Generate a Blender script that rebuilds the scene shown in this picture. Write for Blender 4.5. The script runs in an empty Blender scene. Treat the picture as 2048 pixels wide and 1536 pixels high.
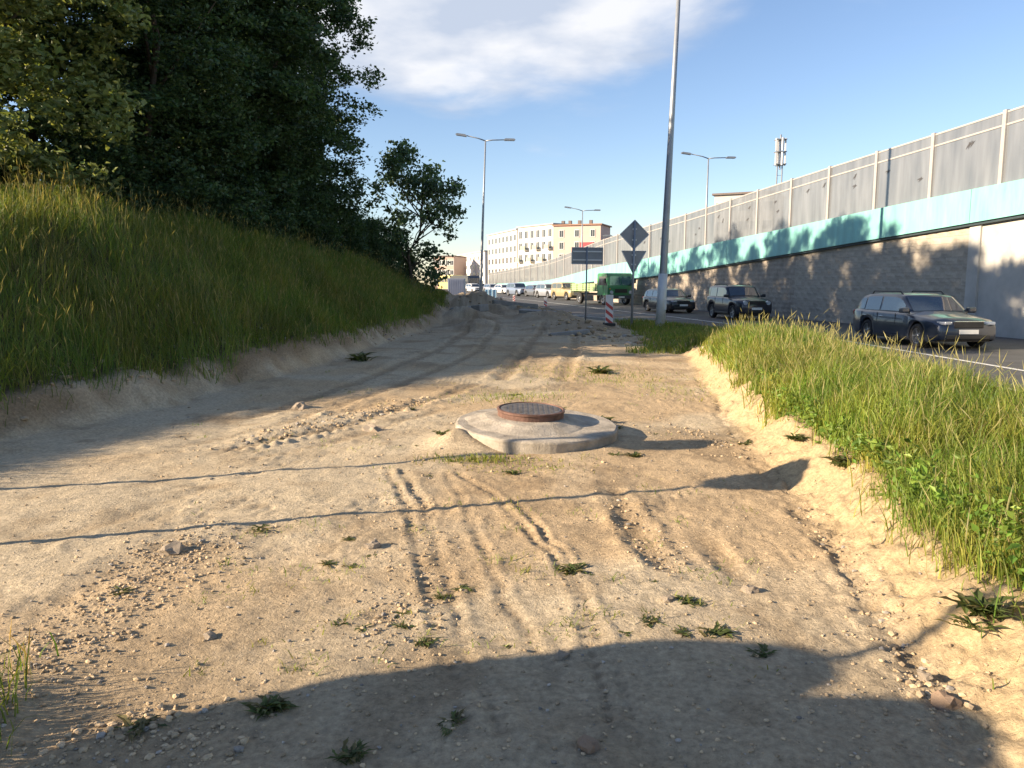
import bpy, bmesh, math, random
import numpy as np
from mathutils import Vector, Matrix
random.seed(7); rng = np.random.default_rng(7)
S = bpy.context.scene
C = S.collection
R = math.radians

# ------------------------------------------------------------------ camera
CAM_Z = 1.6; PITCH = math.atan(198/1540.0); F = 1540.0
cam = bpy.data.cameras.new('camera'); cam_o = bpy.data.objects.new('camera', cam); C.objects.link(cam_o)
cam.sensor_width = 36; cam.lens = 36*F/2048; cam.clip_start = 0.05; cam.clip_end = 6000
cam_o.location = (0, 0, CAM_Z); cam_o.rotation_euler = (math.pi/2-PITCH, 0, 0)
S.camera = cam_o
# ------------------------------------------------------------------ world, sun, exposure
SUN_EL = R(20.5); SUN_PHI = R(16)        # light travels towards (cos phi, sin phi)
S.view_settings.view_transform = 'Standard'; S.view_settings.look = 'None'
S.view_settings.exposure = 1.42; S.view_settings.gamma = 1
w = bpy.data.worlds.new('World'); S.world = w; w.use_nodes = True
nt = w.node_tree; N = nt.nodes; Lk = nt.links; N.clear()
def wn(t, **k):
    n = N.new(t)
    for a, b in k.items(): setattr(n, a, b)
    return n
out = wn('ShaderNodeOutputWorld'); bg = wn('ShaderNodeBackground'); sky = wn('ShaderNodeTexSky')
sky.sky_type = 'NISHITA'; sky.sun_disc = False; sky.sun_elevation = SUN_EL
sky.sun_rotation = math.atan2(-math.cos(SUN_PHI), -math.sin(SUN_PHI)) % (2*math.pi)
sky.air_density = 1.0; sky.dust_density = 0.15; sky.ozone_density = 3.0
bg.inputs['Strength'].default_value = 0.075
# clouds: noise on a flat deck overhead, one larger bank ahead
tc = wn('ShaderNodeTexCoord'); sep = wn('ShaderNodeSeparateXYZ'); Lk.new(tc.outputs['Generated'], sep.inputs[0])
def m(op, a, b=None, c=None, clamp=False):
    n = wn('ShaderNodeMath', operation=op, use_clamp=clamp)
    for i, v in enumerate((a, b, c)):
        if v is None: continue
        if isinstance(v, (int, float)): n.inputs[i].default_value = v
        else: Lk.new(v, n.inputs[i])
    return n.outputs[0]
zc = m('MAXIMUM', sep.outputs['Z'], 0.03)
px_ = m('DIVIDE', sep.outputs['X'], m('ADD', zc, 0.12)); py_ = m('DIVIDE', sep.outputs['Y'], m('ADD', zc, 0.12))
cmb = wn('ShaderNodeCombineXYZ'); Lk.new(px_, cmb.inputs[0]); Lk.new(py_, cmb.inputs[1])
nz = wn('ShaderNodeTexNoise'); nz.inputs['Scale'].default_value = 2.3; nz.inputs['Detail'].default_value = 8; nz.inputs['Roughness'].default_value = 0.55
nz.inputs['Distortion'].default_value = 0.3
Lk.new(cmb.outputs[0], nz.inputs['Vector'])
nz2 = wn('ShaderNodeTexNoise'); nz2.inputs['Scale'].default_value = 0.5; nz2.inputs['Detail'].default_value = 3
Lk.new(cmb.outputs[0], nz2.inputs['Vector'])
# bank of cloud centred on deck position (0.0, 1.9)
dx = m('DIVIDE', m('SUBTRACT', px_, -0.2), 0.78); dy = m('DIVIDE', m('SUBTRACT', py_, 1.6), 1.12)
rr = m('SQRT', m('ADD', m('MULTIPLY', dx, dx), m('MULTIPLY', dy, dy)))
bank = m('MULTIPLY', m('SUBTRACT', 1.24, rr), 2.6)
wide = m('MULTIPLY', m('SUBTRACT', nz2.outputs['Fac'], 0.62), 3.0)
cover = m('MAXIMUM', bank, wide)
dens = m('ADD', cover, m('MULTIPLY', m('SUBTRACT', nz.outputs['Fac'], 0.5), 1.9))
mr = wn('ShaderNodeMapRange'); mr.interpolation_type = 'SMOOTHSTEP'; Lk.new(dens, mr.inputs['Value'])
mr.inputs['From Min'].default_value = -0.05; mr.inputs['From Max'].default_value = 1.0
elev_fade = wn('ShaderNodeMapRange'); Lk.new(sep.outputs['Z'], elev_fade.inputs['Value'])
elev_fade.inputs['From Min'].default_value = 0.04; elev_fade.inputs['From Max'].default_value = 0.2
cf = m('MULTIPLY', mr.outputs[0], m('MULTIPLY', elev_fade.outputs[0], 0.97))
cr = wn('ShaderNodeValToRGB'); nz3 = wn('ShaderNodeTexNoise'); nz3.inputs['Scale'].default_value = 2.6; nz3.inputs['Detail'].default_value = 6
Lk.new(cmb.outputs[0], nz3.inputs['Vector']); Lk.new(nz3.outputs['Fac'], cr.inputs[0])
cr.color_ramp.elements[0].position = 0.40; cr.color_ramp.elements[0].color = (3.0, 3.4, 4.15, 1)
cr.color_ramp.elements[1].position = 0.62; cr.color_ramp.elements[1].color = (4.9, 4.95, 5.15, 1)
mix = wn('ShaderNodeMix', data_type='RGBA'); Lk.new(cf, mix.inputs['Factor'])
tint = wn('ShaderNodeMix', data_type='RGBA', blend_type='MULTIPLY'); tint.inputs['Factor'].default_value = 1; tint.inputs['B'].default_value = (1.10, 1.0, 1.0, 1)
Lk.new(sky.outputs[0], tint.inputs['A']); Lk.new(tint.outputs['Result'], mix.inputs['A']); Lk.new(cr.outputs[0], mix.inputs['B'])
Lk.new(mix.outputs['Result'], bg.inputs['Color']); Lk.new(bg.outputs[0], out.inputs[0])
sl = bpy.data.lights.new('sun', 'SUN'); sl.energy = 5.0; sl.angle = R(0.55); sl.color = (1.0, 0.80, 0.57)
sun = bpy.data.objects.new('sun', sl); C.objects.link(sun)
SUND = Vector((math.cos(SUN_PHI)*math.cos(SUN_EL), math.sin(SUN_PHI)*math.cos(SUN_EL), -math.sin(SUN_EL)))
sun.rotation_euler = SUND.to_track_quat('-Z', 'Y').to_euler(); sun.location = (-30, -10, 30)
S.render.engine = 'CYCLES'; S.cycles.max_bounces = 6; S.cycles.transparent_max_bounces = 12
S.cycles.use_denoising = True

# ------------------------------------------------------------------ pixels of the photograph to places
SP, CP = math.sin(PITCH), math.cos(PITCH)
def ray(px, py):
    u = (px-1024)/F; v = (768-py)/F
    return u, CP+v*SP, v*CP-SP
def G(px, py, z=0.0):                  # where that ray meets the level z
    a, b, c = ray(px, py); t = (z-CAM_Z)/c
    return a*t, b*t
def P(px, py, Y):                      # the point of that ray at distance Y
    a, b, c = ray(px, py); t = Y/b
    return Vector((a*t, Y, CAM_Z+c*t))

# ------------------------------------------------------------------ helpers
MATS = {}
def mat(name, col=(.5, .5, .5), rough=.7, metal=0.0, var=.15, scale=6.0, bump=0.0, bscale=60.0, attr=None, coat=0.0, spec=0.5):
    if name in MATS: return MATS[name]
    M = bpy.data.materials.new(name); M.use_nodes = True; MATS[name] = M
    t = M.node_tree; n = t.nodes; b = n['Principled BSDF']; l = t.links
    b.inputs['Roughness'].default_value = rough; b.inputs['Metallic'].default_value = metal
    b.inputs['Coat Weight'].default_value = coat; b.inputs['Specular IOR Level'].default_value = spec
    tcn = n.new('ShaderNodeTexCoord')
    no = n.new('ShaderNodeTexNoise'); no.inputs['Scale'].default_value = scale; no.inputs['Detail'].default_value = 5; no.inputs['Roughness'].default_value = .65
    l.new(tcn.outputs['Object'], no.inputs['Vector'])
    mp = n.new('ShaderNodeMapRange'); l.new(no.outputs['Fac'], mp.inputs['Value'])
    mp.inputs['From Min'].default_value = .3; mp.inputs['From Max'].default_value = .7
    mp.inputs['To Min'].default_value = 1-var; mp.inputs['To Max'].default_value = 1+var
    vm = n.new('ShaderNodeVectorMath'); vm.operation = 'SCALE'; l.new(mp.outputs[0], vm.inputs['Scale'])
    if attr:
        at = n.new('ShaderNodeAttribute'); at.attribute_name = attr; l.new(at.outputs['Color'], vm.inputs[0])
    else: vm.inputs[0].default_value = col[:3]
    l.new(vm.outputs[0], b.inputs['Base Color'])
    if bump:
        nb = n.new('ShaderNodeTexNoise'); nb.inputs['Scale'].default_value = bscale; nb.inputs['Detail'].default_value = 6; nb.inputs['Roughness'].default_value = .7
        l.new(tcn.outputs['Object'], nb.inputs['Vector'])
        bp = n.new('ShaderNodeBump'); bp.inputs['Strength'].default_value = 1.0; bp.inputs['Distance'].default_value = bump
        l.new(nb.outputs['Fac'], bp.inputs['Height']); l.new(bp.outputs[0], b.inputs['Normal'])
    return M
def put(name, me, mt, parent=None, loc=None, rot=None, smooth=False):
    o = bpy.data.objects.new(name, me); C.objects.link(o)
    if mt is not None and not me.materials: me.materials.append(mt)
    if parent is not None: o.parent = parent
    if loc is not None: o.location = loc
    if rot is not None: o.rotation_euler = rot
    if smooth: me.shade_smooth()
    return o
def tag(o, label=None, cat=None, group=None, kind=None):
    if label: o['label'] = label
    if cat: o['category'] = cat
    if group: o['group'] = group
    if kind: o['kind'] = kind
    return o
def empty(name, loc=(0, 0, 0), rz=0.0):
    o = bpy.data.objects.new(name, None); C.objects.link(o); o.location = loc; o.rotation_euler = (0, 0, rz); o.empty_display_size = .2
    return o
def mesh_np(name, verts, quads=None, tris=None, col=None, smooth=False):
    me = bpy.data.meshes.new(name); verts = np.asarray(verts, np.float32)
    nq = 0 if quads is None else len(quads); ntr = 0 if tris is None else len(tris)
    me.vertices.add(len(verts)); me.vertices.foreach_set('co', verts.ravel())
    idx = []; 
    if nq: idx.append(np.asarray(quads, np.int32).ravel())
    if ntr: idx.append(np.asarray(tris, np.int32).ravel())
    idx = np.concatenate(idx); me.loops.add(len(idx)); me.loops.foreach_set('vertex_index', idx)
    tot = np.concatenate([np.full(nq, 4, np.int32), np.full(ntr, 3, np.int32)])
    st = np.concatenate([[0], np.cumsum(tot)[:-1]]).astype(np.int32)
    me.polygons.add(len(tot)); me.polygons.foreach_set('loop_start', st); me.polygons.foreach_set('loop_total', tot)
    me.polygons.foreach_set('use_smooth', np.full(len(tot), smooth, bool))
    me.update(calc_edges=True)
    if col is not None:
        a = me.color_attributes.new('Col', 'FLOAT_COLOR', 'POINT')
        c4 = np.ones((len(verts), 4), np.float32); c4[:, :3] = col; a.data.foreach_set('color', c4.ravel())
    return me
class MB:                              # collects simple solids, builds ONE mesh
    def __init__(s): s.bm = bmesh.new()
    def box(s, c, d, rz=0, bev=0.0, mtx=None):
        r = bmesh.ops.create_cube(s.bm, size=1); vs = r['verts']
        M = Matrix.Translation(c) @ Matrix.Rotation(rz, 4, 'Z') @ Matrix.Diagonal((*d, 1))
        if mtx is not None: M = mtx @ M
        for v in vs: v.co = M @ v.co
        if bev:
            es = list({e for v in vs for e in v.link_edges})
            bmesh.ops.bevel(s.bm, geom=es, offset=bev, segments=2, affect='EDGES', profile=.6)
        return s
    def prism(s, pts, axis, a, b):     # polygon pts in the two other axes, extruded along axis from a to b
        def mk(p, q):
            return {'x': (q, p[0], p[1]), 'y': (p[0], q, p[1]), 'z': (p[0], p[1], q)}[axis]
        A = [s.bm.verts.new(mk(p, a)) for p in pts]; B = [s.bm.verts.new(mk(p, b)) for p in pts]
        n = len(pts)
        s.bm.faces.new(A); s.bm.faces.new(B[::-1])
        for i in range(n): s.bm.faces.new((A[i], B[i], B[(i+1) % n], A[(i+1) % n]))
        return s
    def tube(s, pts, rad, n=10, caps=True):
        pts = [Vector(p) for p in pts]; rings = []
        if not hasattr(rad, '__len__'): rad = [rad]*len(pts)
        up = Vector((0, 0, 1)); 
        for i, p in enumerate(pts):
            d = (pts[min(i+1, len(pts)-1)]-pts[max(i-1, 0)]).normalized()
            a = d.cross(up if abs(d.z) < .95 else Vector((1, 0, 0))).normalized(); b = d.cross(a)
            rings.append([s.bm.verts.new(p+(a*math.cos(2*math.pi*k/n)+b*math.sin(2*math.pi*k/n))*rad[i]) for k in range(n)])
        for r0, r1 in zip(rings, rings[1:]):
            for k in range(n): s.bm.faces.new((r0[k], r0[(k+1) % n], r1[(k+1) % n], r1[k]))
        if caps:
            s.bm.faces.new(rings[0]); s.bm.faces.new(rings[-1][::-1])
        return s
    def lathe(s, prof, n=40, c=(0, 0, 0), wob=0.0, axis='z', close=False):
        rings = []
        ph = rng.uniform(0, 6.28, 4)
        for (r, z) in prof:
            ring = []
            for k in range(n):
                t = 2*math.pi*k/n
                q = r*(1+wob*(math.sin(3*t+ph[0])+.6*math.sin(7*t+ph[1])+.5*math.sin(13*t+ph[2])))
                p = (q*math.cos(t), q*math.sin(t), z) if axis == 'z' else (q*math.cos(t), z, q*math.sin(t))
                ring.append(s.bm.verts.new((p[0]+c[0], p[1]+c[1], p[2]+c[2])))
            rings.append(ring)
        pr = list(zip(rings, rings[1:]))
        if close: pr.append((rings[-1], rings[0]))
        for r0, r1 in pr:
            for k in range(n): s.bm.faces.new((r0[k], r0[(k+1) % n], r1[(k+1) % n], r1[k]))
        if not close:
            s.bm.faces.new(rings[0][::-1]); s.bm.faces.new(rings[-1])
        return s
    def poly(s, pts):
        s.bm.faces.new([s.bm.verts.new(p) for p in pts]); return s
    def mesh(s, name, smooth=False):
        me = bpy.data.meshes.new(name); bmesh.ops.recalc_face_normals(s.bm, faces=s.bm.faces[:]); s.bm.to_mesh(me); s.bm.free()
        if smooth: me.shade_smooth()
        return me
    def build(s, name, mt, parent=None, loc=None, rot=None, smooth=False):
        return put(name, s.mesh(name, smooth), mt, parent, loc, rot)
def copy_tree(o, parent=None):
    c = o.copy(); C.objects.link(c); c.parent = parent
    for ch in [q for q in o.children]: copy_tree(ch, c)
    return c
# smooth value noise on arrays
_T = rng.random((6, 256, 256))
def vn(x, y, k=0):
    x = np.asarray(x, float); y = np.asarray(y, float); i = np.floor(x).astype(int); j = np.floor(y).astype(int)
    fx = x-i; fy = y-j; fx = fx*fx*(3-2*fx); fy = fy*fy*(3-2*fy); T = _T[k % 6]
    a = T[i & 255, j & 255]; b = T[(i+1) & 255, j & 255]; c = T[i & 255, (j+1) & 255]; d = T[(i+1) & 255, (j+1) & 255]
    return (a*(1-fx)+b*fx)*(1-fy)+(c*(1-fx)+d*fx)*fy
def fbm(x, y, oct=4, k=0, g=.5):
    s = 0; a = 1; t = 0
    for o in range(oct):
        s = s+a*(vn(x*2**o+17.3*o, y*2**o+9.1*o, k+o)-.5)*2; t += a; a *= g
    return s/t
def sst(a, b, x):
    t = np.clip((np.asarray(x, float)-a)/(b-a), 0, 1); return t*t*(3-2*t)
# ------------------------------------------------------------------ curves of the place
def itp(tab):
    a = np.array(tab, float); 
    def f(y):
        return np.interp(y, a[:, 0], a[:, 1])
    # smoothed
    return lambda y: (f(np.asarray(y)-1.2)+f(np.asarray(y)-.4)+f(np.asarray(y)+.4)+f(np.asarray(y)+1.2))/4
foot_l = itp([(-30, -7), (2, -5.9), (7.6, -5.2), (11.2, -4.35), (16.5, -3.6), (31, -2.75), (45, -3.2), (60, -4.6), (90, -12), (150, -26), (300, -60)])
bank_h = itp([(-30, .2), (2, .3), (6, 1.25), (10, 2.35), (14, 2.8), (30, 2.7), (45, 2.4), (60, 1.6), (100, .9), (300, .8)])
foot_r = itp([(-30, 1.5), (2.0, 1.55), (2.8, 1.7), (4.5, 2.02), (6.2, 2.2), (7.4, 2.32), (10.5, 2.75), (14.5, 3.4), (18, 4.1), (24, 5.0), (30, 5.5), (300, 6)])
ledge_h = itp([(-30, .1), (2.5, .16), (5, .26), (9, .3), (15, .3), (19, .2), (24, .05), (30, 0), (300, 0)])
# the ramp wall: photo column, distance, row of band bottom, band top, screen top
WT = [(2000, 25.9, 438, 369, 222), (1862, 29.5, 461, 396, 268), (1748, 33, 481, 420, 304), (1655, 36.6, 496, 441, 334), (1582, 40.1, 508, 456, 357),
      (1513, 43.7, 520, 470, 380), (1460, 47.1, 528.5, 481, 399), (1412, 50.6, 536.5, 491, 415), (1371, 54, 543.5, 500, 429), (1300, 61, 555, 518, 450),
      (1213, 72, 560, 531, 476), (1103, 95, 575, 561, 520), (1010, 148, 574, 567, 541), (975, 175, 573, 568, 547)]
_wy = np.array([r[1] for r in WT]); _wx = np.array([P(r[0], r[2], r[1]).x for r in WT])
_z0 = np.array([P(r[0], r[2], r[1]).z for r in WT]); _z1 = np.array([P(r[0], r[3], r[1]).z for r in WT]); _z2 = np.array([P(r[0], r[4], r[1]).z for r in WT])
def ext(a):                            # straight on towards the viewer
    s = (a[1]-a[0])/(_wy[1]-_wy[0]); return np.concatenate([[a[0]-s*(_wy[0]+2)], a]) 
_wy2 = np.concatenate([[-2], _wy])
def wsm(a, d=3.0):
    A = ext(a); return lambda y: sum(np.interp(np.asarray(y, float)+o, _wy2, A) for o in (-d, -d/2, 0, d/2, d))/5
wall_x = wsm(_wx); band0 = wsm(_z0, 5); band1 = wsm(_z1, 5); scr = wsm(_z2, 5)
def road_z(y): return -.10+.2*sst(40, 80, y)+.3*sst(80, 170, y)
road_l = itp([(-30, 7.7), (29, 7.7), (34, 6.2), (39, 3.6), (45, 1.6), (60, -.6), (72, -2.5), (95, -7), (148, -14), (175, -19), (300, -30)])

# tyre ruts: polylines from the photograph, (width, depth, lug)
def GL(*pp): return np.array([G(*p) for p in pp])
RUTS = [(GL((960, 1530), (925, 1430), (890, 1290), (850, 1130), (815, 1010), (775, 935)), .045, .035, 0), (GL((1030, 1530), (985, 1430), (930, 1290), (880, 1130), (845, 1010), (800, 935)), .05, .03, 0),
        (GL((1240, 1500), (1205, 1360), (1180, 1270), (1150, 1170), (1060, 1060), (985, 985), (900, 940)), .035, .028, 0), (GL((1280, 1500), (1240, 1360), (1200, 1270), (1165, 1170), (1090, 1060), (1010, 985)), .03, .025, 0),
        (GL((1130, 1400), (1090, 1310), (1010, 1200), (960, 1090), (930, 1010), (890, 940)), .04, .02, 0),
        (GL((1215, 960), (1245, 1020), (1290, 1090), (1350, 1160)), .09, .05, 0), (GL((1390, 1050), (1440, 1110), (1500, 1180)), .08, .04, 0),
        (GL((1580, 1010), (1650, 1090), (1730, 1180), (1800, 1290), (1870, 1400)), .07, .03, 0),
        (GL((1480, 1010), (1600, 1150), (1720, 1320)), .03, .006, 0), (GL((1420, 1010), (1520, 1150), (1620, 1300)), .03, .006, 0),
        (GL((420, 905), (600, 872), (720, 845), (860, 800), (960, 765)), .13, .05, 1), (GL((480, 925), (640, 890), (760, 860), (900, 815)), .1, .035, 1),
        (GL((300, 905), (500, 862), (650, 835), (800, 795)), .12, .03, 1), (GL((0, 950), (400, 895), (800, 845), (1100, 770)), .1, .02, 1),
        (GL((0, 1250), (160, 1180), (330, 1080), (500, 980)), .12, .02, 1), (GL((0, 1120), (300, 1010), (560, 930), (760, 880)), .09, .015, 1),
        (GL((560, 850), (800, 770), (960, 700), (1000, 650)), .14, .035, 1), (GL((480, 840), (700, 770), (900, 690), (960, 640)), .16, .04, 1),
        (GL((1120, 760), (1150, 700), (1150, 660)), .16, .05, 1), (GL((1000, 760), (1060, 690), (1090, 650)), .16, .05, 1)]
def rut_h(x, y):
    h = np.zeros_like(x)
    for pl, wd, dp, lug in RUTS:
        wd = wd*.8
        sel = (x > pl[:, 0].min()-.6) & (x < pl[:, 0].max()+.6) & (y > pl[:, 1].min()-.6) & (y < pl[:, 1].max()+.6)
        if not sel.any(): continue
        X = x[sel]+.03*fbm(x[sel]*4, y[sel]*4, 2, 3); Y = y[sel]; best = np.full(X.shape, 9.0); tt = np.zeros(X.shape); L = 0
        for a, b in zip(pl, pl[1:]):
            d = b-a; l = np.hypot(*d); t = np.clip(((X-a[0])*d[0]+(Y-a[1])*d[1])/l**2, 0, 1)
            q = np.hypot(X-a[0]-t*d[0], Y-a[1]-t*d[1]); k = q < best; best[k] = q[k]; tt[k] = (L+t*l)[k]; L += l
        fade = sst(0, .25, tt)*sst(0, .25, L-tt)*(.75+.5*vn(tt*1.7, tt*0+wd*50, 2))
        g = -dp*np.exp(-(best/wd)**2)+dp*.8*np.exp(-((best-1.9*wd)/(.8*wd))**2)*(.4+1.2*vn(X*9, Y*9, 4))
        if lug: g = g*(.75+.5*np.sin(tt*2*math.pi/.16+best*18))
        else: g = g*(1+.45*np.tanh(3*np.sin(tt*2*math.pi/.085+best*30)))*sst(-.9, -.2, fbm(X*2.5+7, Y*2.5, 3, 4))
        h[sel] += g*fade*(.27 if Y.mean() < 9 else .5)*(.5+1.1*vn(X*6, Y*6, 1))
    return h
MAN = G(1072, 884); MAN = np.array([MAN[0], MAN[1]+.15])
def height(x, y, fine=True):
    x = np.asarray(x, float); y = np.asarray(y, float); x, y = np.broadcast_arrays(x, y)
    fl = foot_l(y)+.22*fbm(y*.9, y*0+3, 3, 1); fr = foot_r(y)+.20*fbm(y*1.1, y*0+8, 4, 2, .6)
    base = .10*fbm(x*.22, y*.22, 3, 0)*sst(4, 14, y)
    z = base.copy()
    # left bank: a cut scarp, then the grassy slope
    d = fl-x; H = bank_h(y)
    sc = np.minimum(.42, H*.6)
    bank = sc*sst(0, .55, d)+(H-sc)*sst(.3, 4.6, d)*1.0+.05*np.clip(d-4.6, 0, 30)*sst(8, 16, y)
    z = z+bank+.16*fbm(x*.5, y*.5, 3, 2)*sst(.5, 3, d)
    # right ledge
    e = x-fr; lh = ledge_h(y)
    z = z+lh*sst(0, .5, e)*(1-sst(1.6, 4.2, e))
    # far heaps
    for (mx, my, mr_, mh) in ((-1.9, 43, 2.6, 1.1), (-.4, 37, 1.9, .6), (1.2, 33, 1.5, .42), (-2.4, 33, 1.5, .65), (2.6, 29.5, 1.4, .32), (-3.5, 52, 3.2, 1.0), (-1.2, 29, 1.1, .3), (.4, 40, 1.2, .5), (1.9, 37.5, 1.1, .35)):
        z = z+mh*np.exp(-(((x-mx)**2+(y-my)**2)/mr_**2))*(1+.55*fbm(x*1.1, y*1.1, 4, 1, .6))
    z = z+(road_z(y)+.1)*sst(45, 60, y)
    if fine:
        dirt = (1-sst(.3, .8, d))*(1-sst(.35, .6, e))
        z = z+dirt*(.028*fbm(x*1.6, y*1.6, 4, 1)+.010*fbm(x*9, y*9, 3, 3, .6)+.009*(1-2*np.abs(fbm(x*13, y*13, 3, 0, .6)))*sst(-.2, .4, fbm(x*1.3+9, y*1.3, 3, 2))+.007*np.maximum(fbm(x*24, y*24, 2, 2, .6), -.1)*sst(-.3, .5, fbm(x*2.1+3, y*2.1, 3, 5)))
        z = z+dirt*rut_h(x, y)
        clod = sst(.1, .5, fbm(x*.9+5, y*.9, 3, 4))
        z = z+dirt*clod*.018*np.maximum(fbm(x*22, y*22, 3, 5), 0)*(y < 16)
        sc_m = sst(0, .15, d)*(1-sst(.6, 1.0, d))
        z = z+sc_m*.09*fbm(x*3.2, y*3.2, 4, 2, .6)
        sr_m = sst(-.1, .1, e)*(1-sst(.5, .9, e))*(lh > .06)
        z = z+sr_m*(.06*fbm(x*5, y*5, 4, 4, .65)+.03*fbm(x*15, y*15, 2, 1))
        fr_m = np.exp(-((e+.08)/.12)**2)
        z = z+fr_m*.03*np.maximum(fbm(x*14, y*14, 3, 5), -.2)*(y < 20)
        r = np.hypot(x-MAN[0], y-MAN[1])
        z = z*(1-np.exp(-(r/1.1)**4)*.85)+np.exp(-((r-.9)/.2)**2)*(.03+.02*fbm(x*4, y*4, 2, 3))
        z = z+(.15+.03*fbm(x*7, y*7, 3, 2))*np.exp(-(((x-MAN[0]+.78)/.30)**2+((y-MAN[1]+.42)/.36)**2))          # sand pushed up against the slab
    u = x-road_l(y)
    return z*(1-sst(-.9, -.1, u))+(road_z(y)-.02)*sst(-.9, -.1, u)-.3*sst(.05, .3, u)
def HZ(x, y): return float(height(np.array([x]), np.array([y]))[0])

xs = np.concatenate([-60+np.cumsum(np.linspace(6, .16, 22)), ])
xs = np.unique(np.concatenate([np.linspace(-70, -14, 18), np.linspace(-14, -6.5, 60), np.linspace(-6.5, -3, 110), np.linspace(-3, 3.2, 310), np.linspace(3.2, 8.4, 70), np.linspace(8.4, 30, 8)]))
ys = np.unique(np.concatenate([np.linspace(-12, 1.6, 24), 1.6*(40/1.6)**np.linspace(0, 1, 520), np.linspace(40, 75, 60), np.linspace(75, 240, 40)]))
X, Y = np.meshgrid(xs, ys); Z = height(X, Y)
nx, ny = len(xs), len(ys)
ii = np.arange(nx*ny).reshape(ny, nx)
q = np.stack([ii[:-1, :-1], ii[:-1, 1:], ii[1:, 1:], ii[1:, :-1]], -1).reshape(-1, 4)
fl = foot_l(Y); fr = foot_r(Y); d = fl-X; e = X-fr
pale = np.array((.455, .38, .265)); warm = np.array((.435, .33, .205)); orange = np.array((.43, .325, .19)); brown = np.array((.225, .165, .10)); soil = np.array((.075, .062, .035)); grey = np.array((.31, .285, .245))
def lerp(c, k, t): return c*(1-t[..., None])+k*t[..., None]
col = np.broadcast_to(warm, X.shape+(3,)).copy()
col = lerp(col, pale, sst(-.25, .35, fbm(X*.6, Y*.6, 3, 0)+.25*sst(1, -3, X)))
col = lerp(col, grey*np.array((1, .95, .88)), .5*sst(14, 30, Y)); col = lerp(col, brown, .6*np.clip(-rut_h(X, Y)/.012, 0, 1)); col = lerp(col, brown, .5*sst(24, 30, Y)*sst(-.2, .3, fbm(X*1.2, Y*1.2, 3, 4))); col = lerp(col, brown, .55*sst(.1, .55, fbm(X*1.1, Y*1.1, 4, 3)))
col = lerp(col, brown, .4*sst(.2, .6, fbm(X*3.3, Y*3.3, 3, 1))*(Y < 30))
col = lerp(col, brown, .5*sst(-.1, .35, fbm(X*2.3+4, Y*2.3, 4, 5))*np.exp(-((X+.1)/1.2)**2)*(Y < 9))
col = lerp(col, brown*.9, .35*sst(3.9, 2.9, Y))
col = lerp(col, orange, sst(-.1, .15, e)*(1-sst(.5, .8, e)))
col = lerp(col, brown, sst(.1, .35, d)*sst(-.5, .2, fbm(X*1.4, Y*1.4, 3, 5))*.9)
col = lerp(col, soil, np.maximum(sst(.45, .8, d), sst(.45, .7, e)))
col = np.clip(col*(1+.08*fbm(X*12, Y*12, 2, 2))[..., None], .01, .8)
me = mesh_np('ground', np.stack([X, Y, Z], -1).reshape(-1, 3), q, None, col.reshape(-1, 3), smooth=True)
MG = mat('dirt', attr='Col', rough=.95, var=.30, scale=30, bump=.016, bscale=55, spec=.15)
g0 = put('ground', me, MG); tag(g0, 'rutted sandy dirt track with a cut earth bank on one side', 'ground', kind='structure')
far = MB().poly([(-3000, -3000, -.75), (3000, -3000, -.75), (3000, 3000, -.75), (-3000, 3000, -.75)]).build('terrain', mat('far_soil', (.10, .10, .06), .95, var=.3, scale=.05))
tag(far, 'flat land reaching to the horizon behind everything', 'land', kind='structure')

# ------------------------------------------------------------------ road
def strip(fa, fb, y0, y1, n, dz, name, mt, parent=None):
    yy = np.linspace(y0, y1, n); a = fa(yy); b = fb(yy); z = road_z(yy)+dz
    v = np.stack([np.stack([a, yy, z], -1), np.stack([b, yy, z], -1)], 1).reshape(-1, 3)
    i = np.arange(n-1)*2
    return put(name, mesh_np(name, v, np.stack([i, i+1, i+3, i+2], -1)), mt, parent)
MA = mat('asphalt', (.075, .075, .078), .82, var=.22, scale=1.3, bump=.004, bscale=130, spec=.35)
road = strip(lambda y: road_l(y)-.05, lambda y: wall_x(y)+.05, -12, 240, 320, 0, 'road', MA)
tag(road, 'grey asphalt road running along the ramp wall', 'road', kind='structure')
MW = mat('road_paint', (.62, .62, .6), .7, var=.25, scale=9)
lane = itp([(-12, 10.25), (24, 10.2), (33, 9.7), (43, 8.4), (62, 4.6), (80, 1.2), (120, -6), (175, -15)])
tag(strip(lambda y: lane(y)-.06, lambda y: lane(y)+.07, -12, 170, 240, .006, 'lane_line', MW, road))
tag(strip(lambda y: road_l(y)+.42, lambda y: road_l(y)+.54, -12, 31, 60, .006, 'edge_line', MW, road))
for yy, xa, xb, wd in ((43.6, 2.3, 8.2, .25), (38.5, 4.6, 9.3, .12)):
    strip(lambda y: y*0+xa, lambda y: y*0+xb, yy, yy+wd, 4, .010, 'stop_line', MW, road)
MK = mat('kerb_stone', (.42, .41, .39), .85, var=.15, scale=3, bump=.003)
# kerb stones along the flare of the road
yy = 33.0; kb = 0
kerb_me = MB().box((0, 0, .02), (.15, .97, .26), bev=.012).mesh('kerb_stone')
kr = empty('kerb', (float(road_l(50))-.1, 50, float(road_z(50)))); tag(kr, 'row of pale kerb stones between the dirt and the asphalt', 'kerb')
while yy < 75:
    s = (float(road_l(yy+.5))-float(road_l(yy-.5))); st = math.hypot(1, s)
    o = put('kerb_stone', kerb_me, MK, kr); o.location = (float(road_l(yy))-.1-kr.location.x, yy-50, float(road_z(yy))-float(road_z(50))); o.rotation_euler = (0, 0, -math.atan(s)); yy += 1/st; kb += 1
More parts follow.
